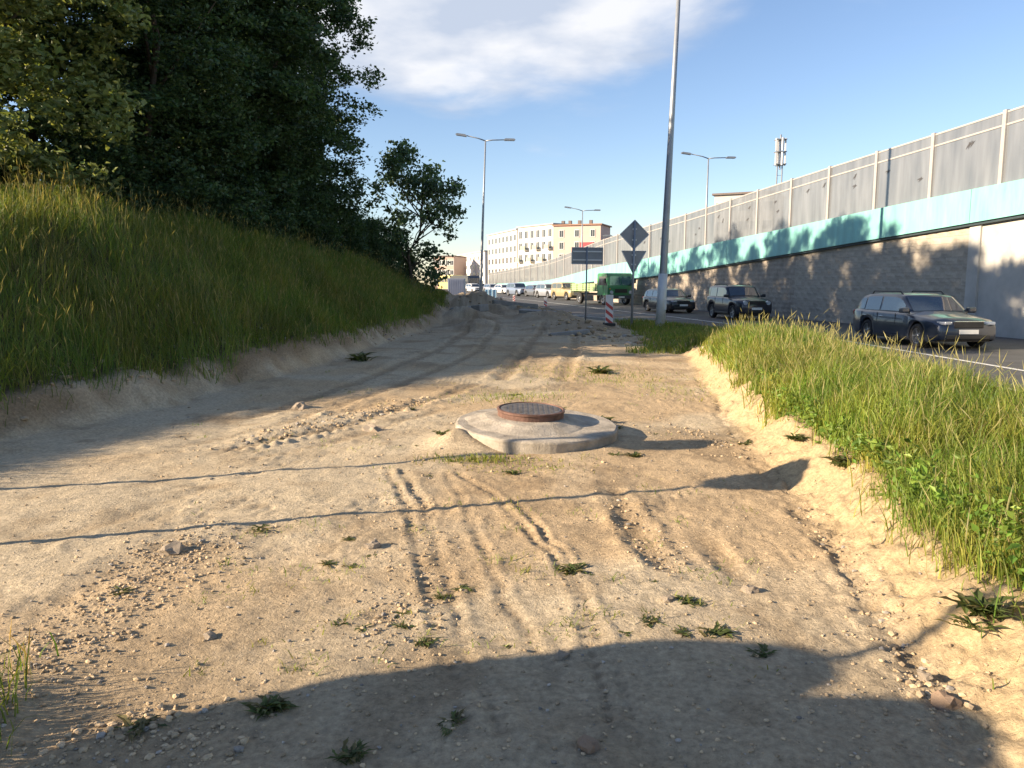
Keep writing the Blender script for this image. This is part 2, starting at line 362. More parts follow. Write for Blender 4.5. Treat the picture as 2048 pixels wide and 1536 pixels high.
# ------------------------------------------------------------------ ramp wall, band, noise screen
yy = np.linspace(2, 175, 3000); seg = np.concatenate([[0], np.cumsum(np.hypot(np.diff(wall_x(yy)), np.diff(yy)))])
def at_s(s): return float(np.interp(s, seg, yy))
def s_of(y): return float(np.interp(y, yy, seg))
def frame(s):
    y = at_s(s); x = float(wall_x(y)); dy = .3; t = Vector((float(wall_x(y+dy)-wall_x(y-dy)), 2*dy, 0)).normalized()
    return Vector((x, y, 0)), t, Vector((-t.y, t.x, 0))           # point, along, outward (towards the road)
MB_BLK = mat('split_block', (.34, .30, .25), .95, var=.22, scale=2.2, bump=.02, bscale=14, spec=.2)
MCON = mat('concrete', (.44, .43, .40), .9, var=.14, scale=1.1, bump=.004, bscale=30, spec=.25)
wallE = empty('ramp_wall', (float(wall_x(40)), 40, float(road_z(40)))); tag(wallE, 'grey block retaining wall carrying the ramp beside the road', 'wall')
W0 = wallE.location.copy()
CY = 27.2                               # nearer than this the wall is plain concrete
def curve_solid(y0, y1, n, off0, off1, zl, zh, name, mt, parent, org):
    yy_ = np.linspace(y0, y1, n); v = []
    for y in yy_:
        s = s_of(y); p, t, o = frame(s)
        for (of, z) in ((off0, zl(y)), (off1, zl(y)), (off1, zh(y)), (off0, zh(y))):
            v.append(p+o*of+Vector((0, 0, z))-org)
    f = []
    for i in range(n-1):
        for k in range(4): f.append((4*i+k, 4*i+(k+1) % 4, 4*i+4+(k+1) % 4, 4*i+4+k))
    f.append((0, 1, 2, 3)); f.append((4*n-4, 4*n-1, 4*n-2, 4*n-3))
    me = mesh_np(name, [tuple(a) for a in v], f); bm = bmesh.new(); bm.from_mesh(me); bmesh.ops.recalc_face_normals(bm, faces=bm.faces[:]); bm.to_mesh(me); bm.free()
    return put(name, me, mt, parent)
curve_solid(CY, 172, 120, -.5, -.02, lambda y: road_z(y)-.5, lambda y: max(float(band0(y)), road_z(y)-.2)+.3, 'wall_core', MB_BLK, wallE, W0)
curve_solid(3, CY, 30, -.5, .03, lambda y: road_z(y)-.5, lambda y: float(band0(y))+.3, 'concrete_wall', MCON, wallE, W0)
curve_solid(CY-.55, CY, 4, .031, .10, lambda y: road_z(y)-.3, lambda y: float(band0(y))+.05, 'concrete_pilaster', MCON, wallE, W0)
# split-face blocks, each with its own edges
def rough_block(seed):
    r = random.Random(seed); b = bmesh.new(); L, H_, D = .594, .244, .06
    pts = {}
    nx_, nz_ = 3, 2
    for i in range(nx_+1):
        for k in range(nz_+1):
            edge = i in (0, nx_) or k in (0, nz_)
            pts[i, k] = b.verts.new((-L/2+L*i/nx_, (D*.80 if edge else D*(.85+.35*r.random())), -H_/2+H_*k/nz_))
    for i in range(nx_):
        for k in range(nz_): b.faces.new((pts[i, k], pts[i+1, k], pts[i+1, k+1], pts[i, k+1]))
    rim = [pts[i, 0] for i in range(nx_+1)]+[pts[nx_, k] for k in range(1, nz_+1)]+[pts[i, nz_] for i in range(nx_-1, -1, -1)]+[pts[0, k] for k in range(nz_-1, 0, -1)]
    back = [b.verts.new((v.co.x, -.02, v.co.z)) for v in rim]
    for i in range(len(rim)): b.faces.new((rim[i], back[i], back[(i+1) % len(rim)], rim[(i+1) % len(rim)]))
    bmesh.ops.recalc_face_normals(b, faces=b.faces[:])
    me = bpy.data.meshes.new('block'); b.to_mesh(me); b.free(); return me
blk = []
for i in range(6):
    M2 = mat('split_block_%d' % i, [c*(.93+.028*i) for c in (.40, .36, .30)], .95, var=.16, scale=3, bump=.008, bscale=22, spec=.2)
    b = rough_block(i); b.materials.append(M2); blk.append(b)
cand = []
s0 = s_of(CY)+.02; row = 0
while row < 15:
    s = s0+(0 if row % 2 else .3)
    while s < s_of(150):
        y = at_s(s); z = float(road_z(y))-.05+.25*row+.12
        if z < float(band0(y))-.02: cand.append((s, z))
        s += .6
    row += 1
cand.sort(key=lambda c: at_s(c[0]))
near, rest = cand[:300], [c for c in cand[300:] if at_s(c[0]) < 75]
for s, z in near:
    p, t, o = frame(s); b = put('block', random.choice(blk), None, wallE)
    b.matrix_local = Matrix.Translation(p+Vector((0, 0, z))-W0) @ Matrix((( t.x, o.x, 0, 0), (t.y, o.y, 0, 0), (0, 0, 1, 0), (0, 0, 0, 1)))
V = []; Q = []; n0 = 0
tmp = [(np.array([v.co[:] for v in b.vertices]), [list(p.vertices) for p in b.polygons]) for b in blk[:3]]
for k, (s, z) in enumerate(rest):
    p, t, o = frame(s); vv, ff = tmp[k % 3]
    base = p+Vector((0, 0, z))-W0
    V.append(np.stack([base.x+vv[:, 0]*t.x+vv[:, 1]*o.x, base.y+vv[:, 0]*t.y+vv[:, 1]*o.y, base.z+vv[:, 2]], -1))
    Q += [[a+n0 for a in f] for f in ff]; n0 += len(vv)
me = mesh_np('far_blocks', np.concatenate(V), Q); tag(put('far_blocks', me, MB_BLK, wallE), kind='stuff')
# turquoise edge band
MT = mat('turquoise_band', (.205, .485, .45), .55, var=.20, scale=.9, spec=.5)
_n = MT.node_tree.nodes; _no = [q for q in _n if q.type == 'TEX_NOISE'][0]; _mp = _n.new('ShaderNodeMapping'); _mp.inputs['Scale'].default_value = (2.5, 2.5, .5)
_tc = [q for q in _n if q.type == 'TEX_COORD'][0]; MT.node_tree.links.new(_tc.outputs['Object'], _mp.inputs[0]); MT.node_tree.links.new(_mp.outputs[0], _no.inputs['Vector'])
band = empty('edge_band', (float(wall_x(40)), 40, float(band0(40)))); tag(band, 'turquoise metal edge band along the top of the ramp wall', 'band'); B0 = band.location.copy()
joints = [3, 14.8, CY-.2, 47, 66, 90, 125, 172]
for a, b in zip(joints, joints[1:]):
    curve_solid(a+.012, b-.012, 40, -.05, .28, lambda y: max(float(band0(y)), road_z(y)+.02), lambda y: max(float(band1(y)), road_z(y)+.1), 'band_panel', MT, band, B0)
MD = mat('dark_gap', (.03, .05, .06), .6)
curve_solid(3, 172, 160, -.04, .20, lambda y: max(float(band0(y)), road_z(y)+.02)-.09, lambda y: max(float(band0(y)), road_z(y)+.02)-.004, 'drip_edge', MD, band, B0)
# noise screen: posts, rails, panels, bird stickers
MST = mat('screen_post', (.42, .40, .38), .5, metal=.2, var=.08)
MPAN = bpy.data.materials.new('screen_panel'); MPAN.use_nodes = True
t = MPAN.node_tree; n = t.nodes; pb = n['Principled BSDF']; pb.inputs['Base Color'].default_value = (.20, .215, .235, 1); pb.inputs['Roughness'].default_value = .3
tr = n.new('ShaderNodeBsdfTransparent'); tr.inputs[0].default_value = (.78, .80, .80, 1); mx = n.new('ShaderNodeMixShader')
no = n.new('ShaderNodeTexNoise'); no.inputs['Scale'].default_value = 1.1; no.inputs['Detail'].default_value = 6
mpg = n.new('ShaderNodeMapping'); mpg.inputs['Scale'].default_value = (2.2, 2.2, .35); mpn = n.new('ShaderNodeMapRange'); mpn.inputs['To Min'].default_value = .55; mpn.inputs['To Max'].default_value = .82; t.links.new(no.outputs['Fac'], mpn.inputs['Value'])
tcn = n.new('ShaderNodeTexCoord'); t.links.new(tcn.outputs['Object'], mpg.inputs[0]); t.links.new(mpg.outputs[0], no.inputs['Vector'])
vmr = n.new('ShaderNodeMapRange'); vmr.inputs['From Min'].default_value = .3; vmr.inputs['From Max'].default_value = .7; vmr.inputs['To Min'].default_value = .8; vmr.inputs['To Max'].default_value = 1.22; t.links.new(no.outputs['Fac'], vmr.inputs['Value'])
vms = n.new('ShaderNodeVectorMath'); vms.operation = 'SCALE'; vms.inputs[0].default_value = (.20, .215, .235); t.links.new(vmr.outputs[0], vms.inputs['Scale']); t.links.new(vms.outputs[0], pb.inputs['Base Color'])
t.links.new(mpn.outputs[0], mx.inputs[0]); t.links.new(tr.outputs[0], mx.inputs[1]); t.links.new(pb.outputs[0], mx.inputs[2]); t.links.new(mx.outputs[0], n['Material Output'].inputs[0])
screen = empty('noise_screen', (float(wall_x(40)), 40, float(band1(40)))); tag(screen, 'tall grey translucent noise screen standing on the ramp edge', 'noise barrier'); N0 = screen.location.copy()
MBIRD = mat('bird_sticker', (.06, .06, .065), .6)
bird_pts = [(-.16, 0, .10), (-.07, 0, .05), (-.03, 0, .10), (0, 0, .045), (.10, 0, -.01), (.17, 0, -.09), (.09, 0, -.05), (.03, 0, -.05), (.05, 0, -.14), (-.02, 0, -.06), (-.08, 0, .0)]
bird = MB().prism([(p[0], p[2]) for p in bird_pts], 'y', 0, .004).mesh('bird_sticker'); bird.materials.append(MBIRD)
post_y = [4.0, 8, 12, 15.6, 19, 22.3]+[r[1] for r in WT[:10]]
y = 61
while y < 168: y += 3.9 if y < 100 else 6.5; post_y.append(y)
for i, y in enumerate(post_y):
    p, t_, o = frame(s_of(y)); zl, zh = max(float(band1(y)), road_z(y)+.1), float(scr(y))
    zh = max(zh, zl+1.2)
    MB().box((0, 0, (zh-zl)/2+.02), (.16, .14, zh-zl+.04)).build('post', MST, screen, p+o*.06+Vector((0, 0, zl))-N0, (0, 0, math.atan2(t_.y, t_.x)))
    if i+1 == len(post_y): continue
    y2 = post_y[i+1]; p2, _, o2 = frame(s_of(y2)); zl2, zh2 = max(float(band1(y2)), road_z(y2)+.1), float(scr(y2)); zh2 = max(zh2, zl2+1.2)
    a = p+o*.06; b = p2+o2*.06; dr = (b-a).normalized(); a2 = a+dr*.085; b2 = b-dr*.085
    nn = Vector((-dr.y, dr.x, 0))
    pm = MB()
    def quadbox(za, zb, zc_, zd, th, nm, mt):
        mb = MB(); vs = []
        for of in (-th/2, th/2):
            for q_, z_ in ((a2, za), (b2, zb), (b2, zc_), (a2, zd)): vs.append(mb.bm.verts.new(q_+nn*of+Vector((0, 0, z_))-N0))
        for f in ((0, 1, 2, 3), (7, 6, 5, 4), (0, 4, 5, 1), (1, 5, 6, 2), (2, 6, 7, 3), (3, 7, 4, 0)): mb.bm.faces.new([vs[k] for k in f])
        return mb.build(nm, mt, screen)
    h1, h2 = zh-zl, zh2-zl2
    quadbox(zl+.02, zl2+.02, zl2+h2*.80, zl+h1*.80, .02, 'panel', MPAN)
    quadbox(zl+h1*.80, zl2+h2*.80, zl2+h2*.825, zl+h1*.825, .06, 'rail', MST)
    quadbox(zl+h1*.825, zl2+h2*.825, zl2+h2*.975, zl+h1*.975, .02, 'top_panel', MPAN)
    quadbox(zl+h1*.975, zl2+h2*.975, zh2, zh, .05, 'rail', MST)
    if 12 < y < 62:
        for k in range(2):
            f = random.uniform(.2, .85) if k else random.uniform(.1, .5); g = random.uniform(.3, .7)
            q_ = a2.lerp(b2, f)+nn*.016+Vector((0, 0, (zl+(zl2-zl)*f)+g*h1))-N0
            put('bird_sticker', bird, None, screen, q_, (0, random.uniform(-.6, .6), math.atan2(dr.y, dr.x)))
# ramp deck behind the band so the screen does not stand on a blade
curve_solid(3, 172, 80, -9, -.06, lambda y: road_z(y)-.6, lambda y: max(float(band1(y)), road_z(y)+.1)-.5, 'ramp_deck', MA, None, Vector((0, 0, 0)))
tag(bpy.data.objects['ramp_deck'], 'asphalt ramp deck behind the noise screen', 'ramp', kind='structure')
# ------------------------------------------------------------------ vegetation
def leaf_mat(name, trans=.35, var=.25, rough=.5):
    M = bpy.data.materials.new(name); M.use_nodes = True; t = M.node_tree; n = t.nodes; l = t.links
    b = n['Principled BSDF']; b.inputs['Roughness'].default_value = rough; b.inputs['Specular IOR Level'].default_value = .35
    at = n.new('ShaderNodeAttribute'); at.attribute_name = 'Col'; l.new(at.outputs['Color'], b.inputs['Base Color'])
    tl = n.new('ShaderNodeBsdfTranslucent'); hs = n.new('ShaderNodeVectorMath'); hs.operation = 'MULTIPLY'; hs.inputs[1].default_value = (1.5, 1.35, .6)
    l.new(at.outputs['Color'], hs.inputs[0]); l.new(hs.outputs[0], tl.inputs[0])
    mx = n.new('ShaderNodeMixShader'); mx.inputs[0].default_value = trans
    l.new(b.outputs[0], mx.inputs[1]); l.new(tl.outputs[0], mx.inputs[2]); l.new(mx.outputs[0], n['Material Output'].inputs[0])
    return M
ML = leaf_mat('leaves'); MGR = leaf_mat('grass_blades', .4)
MBK = mat('bark', (.10, .08, .06), .95, var=.35, scale=5, bump=.03, bscale=12, spec=.1)
def leaves_mesh(name, cen, per, spread, ln, wd, cols, seed):
    r = np.random.default_rng(seed); n = len(cen)*per
    c = np.repeat(cen, per, 0)+r.normal(0, 1, (n, 3))*np.array([1, 1, .75])*spread
    nrm = r.normal(0, 1, (n, 3))+np.array([0, 0, .7]); nrm /= np.linalg.norm(nrm, axis=1)[:, None]
    a = np.cross(nrm, r.normal(0, 1, (n, 3))); a /= np.linalg.norm(a, axis=1)[:, None]+1e-9; b = np.cross(nrm, a)
    L = (ln*(.6+.8*r.random(n)))[:, None]; W = L*wd
    v = np.stack([c-a*L/2, c+b*W/2+nrm*L*.08-a*L*.05, c+a*L/2-nrm*L*.1, c-b*W/2+nrm*L*.08-a*L*.05], 1).reshape(-1, 3)
    i = np.arange(n)[:, None]*4
    tint = np.repeat((.65+.7*r.random(len(cen))), per)*(.7+.6*r.random(n))
    k = r.random(n)[:, None]; col = (cols[0]*(1-k)+cols[1]*k)*tint[:, None]
    return mesh_np(name, v, None, np.concatenate([i+np.array([[0, 1, 2]]), i+np.array([[0, 2, 3]])]), np.repeat(col, 4, 0))
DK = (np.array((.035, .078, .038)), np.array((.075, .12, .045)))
LIT_LEAF = (np.array((.10, .145, .045)), np.array((.21, .245, .095)))  # sunlight put into the leaf colour of the near-end trees
def crown_points(n, hgt, rad, z0, seed, low=.75, lump=.4, nlobe=90, rl=.30):
    r = np.random.default_rng(seed); out_ = []
    per = max(2, n//nlobe)
    for k in range(nlobe):
        t = r.random()**.9; z = z0+(hgt-z0)*t
        prof = (low+(1-low)*math.sin(min(t*1.6, 1)*math.pi/2))*math.sqrt(max(0, 1-max(0, (t-.55)/.45)**2.2))
        th = r.random()*2*math.pi
        lm = 1+lump*float(fbm(np.array([th*1.3+seed]), np.array([z*.55]), 3, seed % 6))
        q = .35+.6*r.random()**.6; R_ = q*prof*rad*lm; L_ = rad*rl*r.uniform(.65, 1.35)
        c = np.array((R_*math.cos(th), R_*math.sin(th), z))
        d = r.normal(0, 1, (per, 3)); d[:, 2] = d[:, 2]*.8+.35; d[:, 0] += .5*math.cos(th); d[:, 1] += .5*math.sin(th)
        d /= np.linalg.norm(d, axis=1)[:, None]
        out_.append(c+d*L_*np.array((1, 1, .62))*(.55+.5*r.random((per, 1))**.5))
    o = np.concatenate(out_); o[:, 2] = np.maximum(o[:, 2], z0); return o
def make_tree(name, hgt, rad, z0, ncl, per, ln, seed, cols=DK, low=.75, lump=.4, tr=.16, nl=9, wd=.62, spread=.30, nlobe=90, rl=.30):
    root = empty(name); cen = crown_points(ncl, hgt, rad, z0, seed, low, lump, nlobe, rl)
    r = random.Random(seed)
    mb = MB(); top = hgt*.86
    pts = [(0, 0, -.4)]+[(r.uniform(-.12, .12)*k, r.uniform(-.12, .12)*k, top*k/6) for k in range(1, 7)]
    mb.tube(pts, [tr*1.3]+[tr*(1-.85*k/6) for k in range(1, 7)], 9)
    put('trunk', mb.mesh('trunk', True), MBK, root)
    for k in range(nl):
        lb = MB()
        c = cen[r.randrange(len(cen))]; z = max(.4, c[2]*r.uniform(.45, .75)); f = min(z/top, 1)*6; i = min(int(f), 5)
        p0 = (Vector(pts[i]) if i else Vector((0, 0, 0))).lerp(Vector(pts[i+1]), f-i)
        e_ = Vector(c); md = p0.lerp(e_, .5)+Vector((r.uniform(-.2, .2), r.uniform(-.2, .2), -.15))
        lb.tube([p0, md, e_], [tr*.38, tr*.22, tr*.06], 6); put('limb', lb.mesh('limb', True), MBK, root)
    put('crown', leaves_mesh('crown', cen, per, spread*rad/3, ln, wd, cols, seed), ML, root)
    return root
T1 = make_tree('broadleaf_tree', 14.5, 3.3, .3, 1600, 42, .16, 11, spread=.17, nlobe=150)
T2 = make_tree('broadleaf_tree', 13.0, 3.0, .2, 1500, 42, .17, 23, lump=.5, spread=.17, nlobe=130)
T3 = make_tree('broadleaf_tree', 12.5, 3.2, .2, 1500, 36, .18, 31, cols=LIT_LEAF, lump=.5, spread=.17, nlobe=130)
T4 = make_tree('broadleaf_tree', 12.0, 3.0, .4, 560, 42, .17, 37, lump=.9, spread=.2, nlobe=60)
B1 = make_tree('leafy_bush', 2.6, 1.7, .05, 380, 40, .12, 41, low=.9, tr=.05, nl=7, spread=.3, nlobe=30, rl=.38)
ST = make_tree('slender_tree', 6.8, 1.75, .3, 170, 34, .21, 57, cols=(np.array((.05, .10, .055)), np.array((.09, .14, .07))), low=.62, lump=.8, tr=.10, nl=30, spread=.42, nlobe=56, rl=.30)
used = set()
def plant(proto, x, y, sc, rz, label, cat, group, sz=None, dz=0):
    o = proto if proto.name not in used else copy_tree(proto)
    used.add(proto.name); o.location = (x, y, HZ(x, y)-.05+dz); o.rotation_euler = (0, 0, rz); o.scale = (sc, sc, sz or sc)
    return tag(o, label, cat, group)
tg = 'trees in the dark clump on the bank'
bk = 'dark broadleaf tree standing in the back row of the clump'
TREES = [(T1, -8.3, 28.4, .86, .3, 'dark broadleaf tree whose ragged edge stands against the sky beside the slender tree', .72),
         (T2, -9.3, 24.6, .95, 2.4, 'dark broadleaf tree in the middle of the clump front', .72),
         (T1, -9.4, 20.9, .82, 3.9, 'dark broadleaf tree between the sunlit olive tree and the clump middle', .62),
         (T3, -11.3, 16.3, .92, .8, 'broadleaf tree with sunlight put into its olive leaf colour at the near end of the clump', .76),
         (T3, -15.0, 19.0, .95, 2.8, 'tree with the same sunlight-toned leaf colour behind the sunlit one at the clump end', .92),
         (T2, -10.6, 33.5, .95, 1.2, 'dark broadleaf tree behind the one with the ragged edge', .80),
         (T2, -18.6, 22.2, 1.1, 4.2, 'dark broadleaf tree filling the gap behind the trees with sunlight-toned leaves', .85),
         (T2, -20.5, 29, 1.1, 1.2, 'dark broadleaf tree deep behind the clump', .85)]
for i, (x, y, h) in enumerate(((-14.2, 23.4, 1.0), (-15, 27.5, .98), (-14.4, 31.5, 1.06), (-15.5, 35.6, 1.0), (-14, 39.6, 1.05), (-15.2, 44, .98), (-15, 48.6, .92), (-16, 53.4, .95))):
    TREES.append((T4, x, y, 1.05, i*1.3, bk, h*.95))
for (pr, x, y, sc, rz, lb_, sz) in TREES: plant(pr, x, y, sc, rz, lb_, 'tree', tg, sz)
for (x, y, sc, rz) in ((-8.0, 33.5, .9, 0), (-7.9, 30.3, .8, 1), (-8.1, 27.4, .85, 2), (-8.3, 24.4, .8, 3), (-8.9, 21.6, .8, 4), (-10, 19.2, .75, 5), (-7.4, 36.5, .8, 1.5), (-7.0, 39.5, .85, 2.5), (-6.6, 42.6, .75, 3.5), (-12.6, 17.2, .7, .6)):
    plant(B1, x, y, sc, rz, 'low dark bush at the foot of the tree clump on the bank', 'bush', 'bushes under the trees')
plant(ST, -5.15, 40.5, 1.06, .4, 'slender young tree with open crown standing alone past the clump', 'tree', None)

# ---- grass
def blades(name, xy, h, wd, lean, cols, seed, stems=0.0, stemcol=(.30, .23, .11), z=None):
    r = np.random.default_rng(seed); n = len(xy)
    z = height(xy[:, 0], xy[:, 1]) if z is None else z
    b = np.stack([xy[:, 0], xy[:, 1], z-.02], -1); th = r.random(n)*2*math.pi*.75+6.28*1.5*fbm(xy[:, 0]*.9, xy[:, 1]*.9, 2, 4); th2 = r.random(n)*2*math.pi
    dirv = np.stack([np.cos(th), np.sin(th), np.zeros(n)], -1); wv = np.stack([np.cos(th2), np.sin(th2), np.zeros(n)], -1)
    ln = (lean*(.2+1.2*r.random(n)**1.5))[:, None]; hh = h[:, None]; W = wd[:, None]; up = np.array([0, 0, 1.0])
    isst = r.random(n) < stems
    ln[isst] *= .35; hh = np.where(isst[:, None], hh*1.35, hh); Wm = np.where(isst[:, None], W*.35, W)
    p1 = b+up*hh*.42+dirv*hh*ln*.16; p2 = b+up*hh*.78+dirv*hh*ln*.52; p3 = b+up*hh*(1-.22*ln)+dirv*hh*ln*1.05
    v = np.stack([b-wv*Wm/2, b+wv*Wm/2, p1-wv*Wm*.5, p1+wv*Wm*.5, p2-wv*Wm*.32, p2+wv*Wm*.32, p3], 1).reshape(-1, 3)
    i = np.arange(n)[:, None]*7
    Q = np.concatenate([i+np.array([[0, 1, 3, 2]]), i+np.array([[2, 3, 5, 4]])]); T = i+np.array([[4, 5, 6]])
    k = r.random(n)[:, None]; c = (cols[0]*(1-k)+cols[1]*k)*(.7+.6*r.random(n))[:, None]
    pt = 1+.5*fbm(xy[:, 0]*1.1, xy[:, 1]*1.1, 3, seed % 6)[:, None]; c = c*pt
    hu = np.clip(fbm(xy[:, 0]*1.6+3, xy[:, 1]*1.6, 3, (seed+2) % 6), -.6, .6)[:, None]; c = c*(1+hu*np.array((.4, .05, .2)))
    dd = r.random(n) < .03; c[dd] = np.array((.30, .24, .12))*(.6+.6*r.random((dd.sum(), 1)))
    c[isst] = np.array(stemcol)*(.7+.6*r.random((isst.sum(), 1)))
    col = np.repeat(c, 7, 0)
    if isst.any():                      # seed heads
        s_ = np.where(isst)[0]; m_ = len(s_); o = len(v); hl = (.10+.10*r.random(m_))[:, None]; hw_ = np.maximum(W[s_]*.55, .003)
        top = p3[s_]; dn = (p2[s_]-top); dn /= np.linalg.norm(dn, axis=1)[:, None]; V2 = []
        for w_ in (wv[s_], np.cross(wv[s_], up)):
            V2.append(np.stack([top-dn*.02, top+dn*hl*.45+w_*hw_, top+dn*hl, top+dn*hl*.45-w_*hw_], 1))
        v2 = np.concatenate(V2).reshape(-1, 3); Q = np.concatenate([Q, o+np.arange(2*m_)[:, None]*4+np.array([[0, 1, 2, 3]])])
        v = np.concatenate([v, v2]); col = np.concatenate([col, np.tile(np.repeat(np.array(stemcol)*(.9+.7*r.random((m_, 1))), 4, 0), (2, 1))])
    return mesh_np(name, v, Q, T, np.clip(col, .005, .7))
def scatter(n, x0, x1, y0, y1, keep, seed):
    r = np.random.default_rng(seed); x = r.uniform(x0, x1, n); y = r.uniform(y0, y1, n); k = keep(x, y, r.random(n)); return np.stack([x[k], y[k]], -1)
gy = (np.array((.11, .195, .025)), np.array((.26, .275, .06)))
gd = (np.array((.075, .145, .025)), np.array((.20, .23, .05)))
def kr_(x, y, q):
    e = x-foot_r(y)-.30*fbm(x*1.9, y*1.9, 4, 1, .6); u = road_l(y)-x
    return (e > np.interp(y, [3, 6], [.30, .45])-.15*(q < .1)) & (u > .7) & (q < sst(.28, .6, e)*(1-.6*sst(7, 14, y))+.02)
xy = scatter(330000, 1.6, 7.6, 1.4, 19.5, kr_, 3)
e_ = xy[:, 0]-foot_r(xy[:, 1]); hh = (.16+.46*rng.random(len(xy)))*(.55+.45*sst(.4, 1.1, e_))*(1+.45*fbm(xy[:, 0]*1.5, xy[:, 1]*1.5, 3, 2))*(1-.72*sst(1.8, 4.0, e_))*(.62+.38*sst(2.5, 5, xy[:, 1]))
g = put('grass', blades('grass', xy, hh, (.0037+.0036*rng.random(len(xy)))*(1+.12*np.maximum(xy[:, 1]-4, 0)), .5+.5*rng.random(len(xy)), gy, 5, .028, (.32, .30, .14)), MGR)
tag(g, 'tall sunlit yellow-green grass on the ledge between dirt track and road', 'grass', kind='stuff'); print('right grass', len(xy))
def kl_(x, y, q):
    d = foot_l(y)-x+.15*fbm(x*1.7, y*1.7, 3, 3)
    return (d > .22+.25*fbm(x*4, y*4, 2, 2)) & (q < sst(.2, .65, d)*np.interp(y, [1, 8, 16, 26, 50], [.7, 1, .75, .45, .22])) & (x > -8-.28*y)
xy = scatter(330000, -13, -2.2, 3.5, 50, kl_, 8)
hh = (.25+.5*rng.random(len(xy)))*(1+.3*fbm(xy[:, 0]*.6, xy[:, 1]*.6, 2, 1))*(.5+.5*sst(.4, 1.3, foot_l(xy[:, 1])-xy[:, 0]))
hh *= np.interp(xy[:, 1], [2, 8, 25, 50], [.65, 1, .9, .7])
g = put('grass', blades('grass', xy, hh, (.005+.004*rng.random(len(xy)))*(1+.06*np.maximum(xy[:, 1]-7, 0)), .6+.5*rng.random(len(xy)), gd, 9, .03, (.30, .26, .11)), MGR)
tag(g, 'long dark green meadow grass covering the bank under the trees', 'grass', kind='stuff'); print('bank grass', len(xy))
xy = scatter(7500, -13, -2.2, 3.5, 40, lambda x, y, q: kl_(x, y, q*.9) & (foot_l(y)-x > .8), 18)
g = put('grass_stalks', blades('grass_stalks', xy, .42+.40*rng.random(len(xy)), (.006+.003*rng.random(len(xy)))*(1+.04*np.maximum(xy[:, 1]-7, 0)), .5+.35*rng.random(len(xy)), gd, 19, 1.0, (.25, .23, .095)), MGR)
tag(g, 'tall pale seed-headed stalks rising out of the bank grass', 'grass', kind='stuff'); print('stalks', len(xy))
def kf_(x, y, q):
    return (x > foot_r(y)-1.0+.8*fbm(x, y, 3, 1)) & (x < road_l(y)-.15) & (q < .8)
xy = scatter(26000, 2.4, 7.5, 18.5, 34, kf_, 12)
g = put('grass', blades('grass', xy, .10+.18*rng.random(len(xy)), .012+.01*rng.random(len(xy)), .5+.3*rng.random(len(xy)), gd, 14, .01), MGR)
tag(g, 'short shaded grass around the lamp post and sign posts', 'grass', kind='stuff')
r_ = np.random.default_rng(5); cx, cy = -1.98, 2.55
xy = np.stack([cx-.13+r_.normal(0, .13, 1500), cy-.1+r_.normal(0, .22, 1500)], -1)
g = put('grass_tuft', blades('grass_tuft', xy, .06+.20*r_.random(1500), .004+.003*r_.random(1500), .4+.3*r_.random(1500), gd, 15, .03), MGR)
tag(g, 'dark tuft of tall grass at the near edge of the dirt track', 'grass')
# sparse grass round the slab and on the track
def sparse(n, cx, cy, sx, sy, h0, h1, label, seed, cols=gy):
    r = np.random.default_rng(seed); xy = np.stack([cx+r.normal(0, sx, n), cy+r.normal(0, sy, n)], -1)
    rr = np.hypot(xy[:, 0]-MAN[0], xy[:, 1]-MAN[1]); xy = xy[rr > .9]; n = len(xy)
    if n < 5: return
    o = put('grass_patch', blades('grass_patch', xy, h0+(h1-h0)*r.random(n), .006+.004*r.random(n), .7+.5*r.random(n), cols, seed, .0), MGR)
    tag(o, label, 'grass', kind='stuff')
a, b = G(960, 925); sparse(420, a, b, .28, .07, .03, .09, 'thin yellow-green grass in front of the manhole slab', 71)
a, b = G(1060, 940); sparse(200, a, b, .35, .15, .02, .06, 'wisps of grass on the sand before the manhole slab', 72)
a, b = G(1020, 795); sparse(500, a, b, .45, .35, .03, .09, 'patchy grass on the dirt behind the manhole lid', 73)
a, b = G(1210, 750); sparse(600, a, b, .7, .6, .03, .10, 'patchy low grass on the sunny dirt beyond the manhole', 74)
a, b = G(1120, 735); sparse(300, a, b, .8, .5, .03, .08, 'scattered low grass at the edge of the tree shade', 75)
a, b = G(1340, 780); sparse(300, a, b, .35, .8, .03, .09, 'thin grass near the foot of the sandy ledge', 76)
# ---- weeds: rosettes of drawn-out leaves
def weed_mesh(seed, nl, L, up_):
    r = random.Random(seed); V = []; Q = []; cl = []
    for k in range(nl):
        th = r.uniform(0, 6.28); l_ = L*r.uniform(.35, 1.1); el = up_*r.uniform(.3, 1.4); wd = l_*r.uniform(.07, .14); o = len(V); c = Vector((math.cos(th), math.sin(th), 0)); s_ = Vector((-c.y, c.x, 0))
        tone = r.uniform(.6, 1.3); hue = np.array((.085, .115, .035)) if r.random() < .7 else np.array((.15, .135, .06)); c0 = Vector((r.gauss(0, L*.25), r.gauss(0, L*.25), 0)); bend = r.uniform(-.5, .5)
        for j in range(6):
            t = j/5; p = c0+c*l_*t*math.cos(el*(1-t*.8))+s_*l_*bend*t*t+Vector((0, 0, l_*(math.sin(el)*t-.5*t*t*math.sin(el)))); w_ = wd*math.sin(math.pi*min(.12+t*.86, 1))*(1.35 if j % 2 else .65)
            V += [p-s_*w_+Vector((0, 0, w_*.5)), p, p+s_*w_+Vector((0, 0, w_*.5))]; cl += [hue*tone]*3
        for j in range(5):
            a = o+3*j; Q += [(a, a+1, a+4, a+3), (a+1, a+2, a+5, a+4)]
    return mesh_np('leaves', [tuple(v) for v in V], Q, None, np.array(cl))
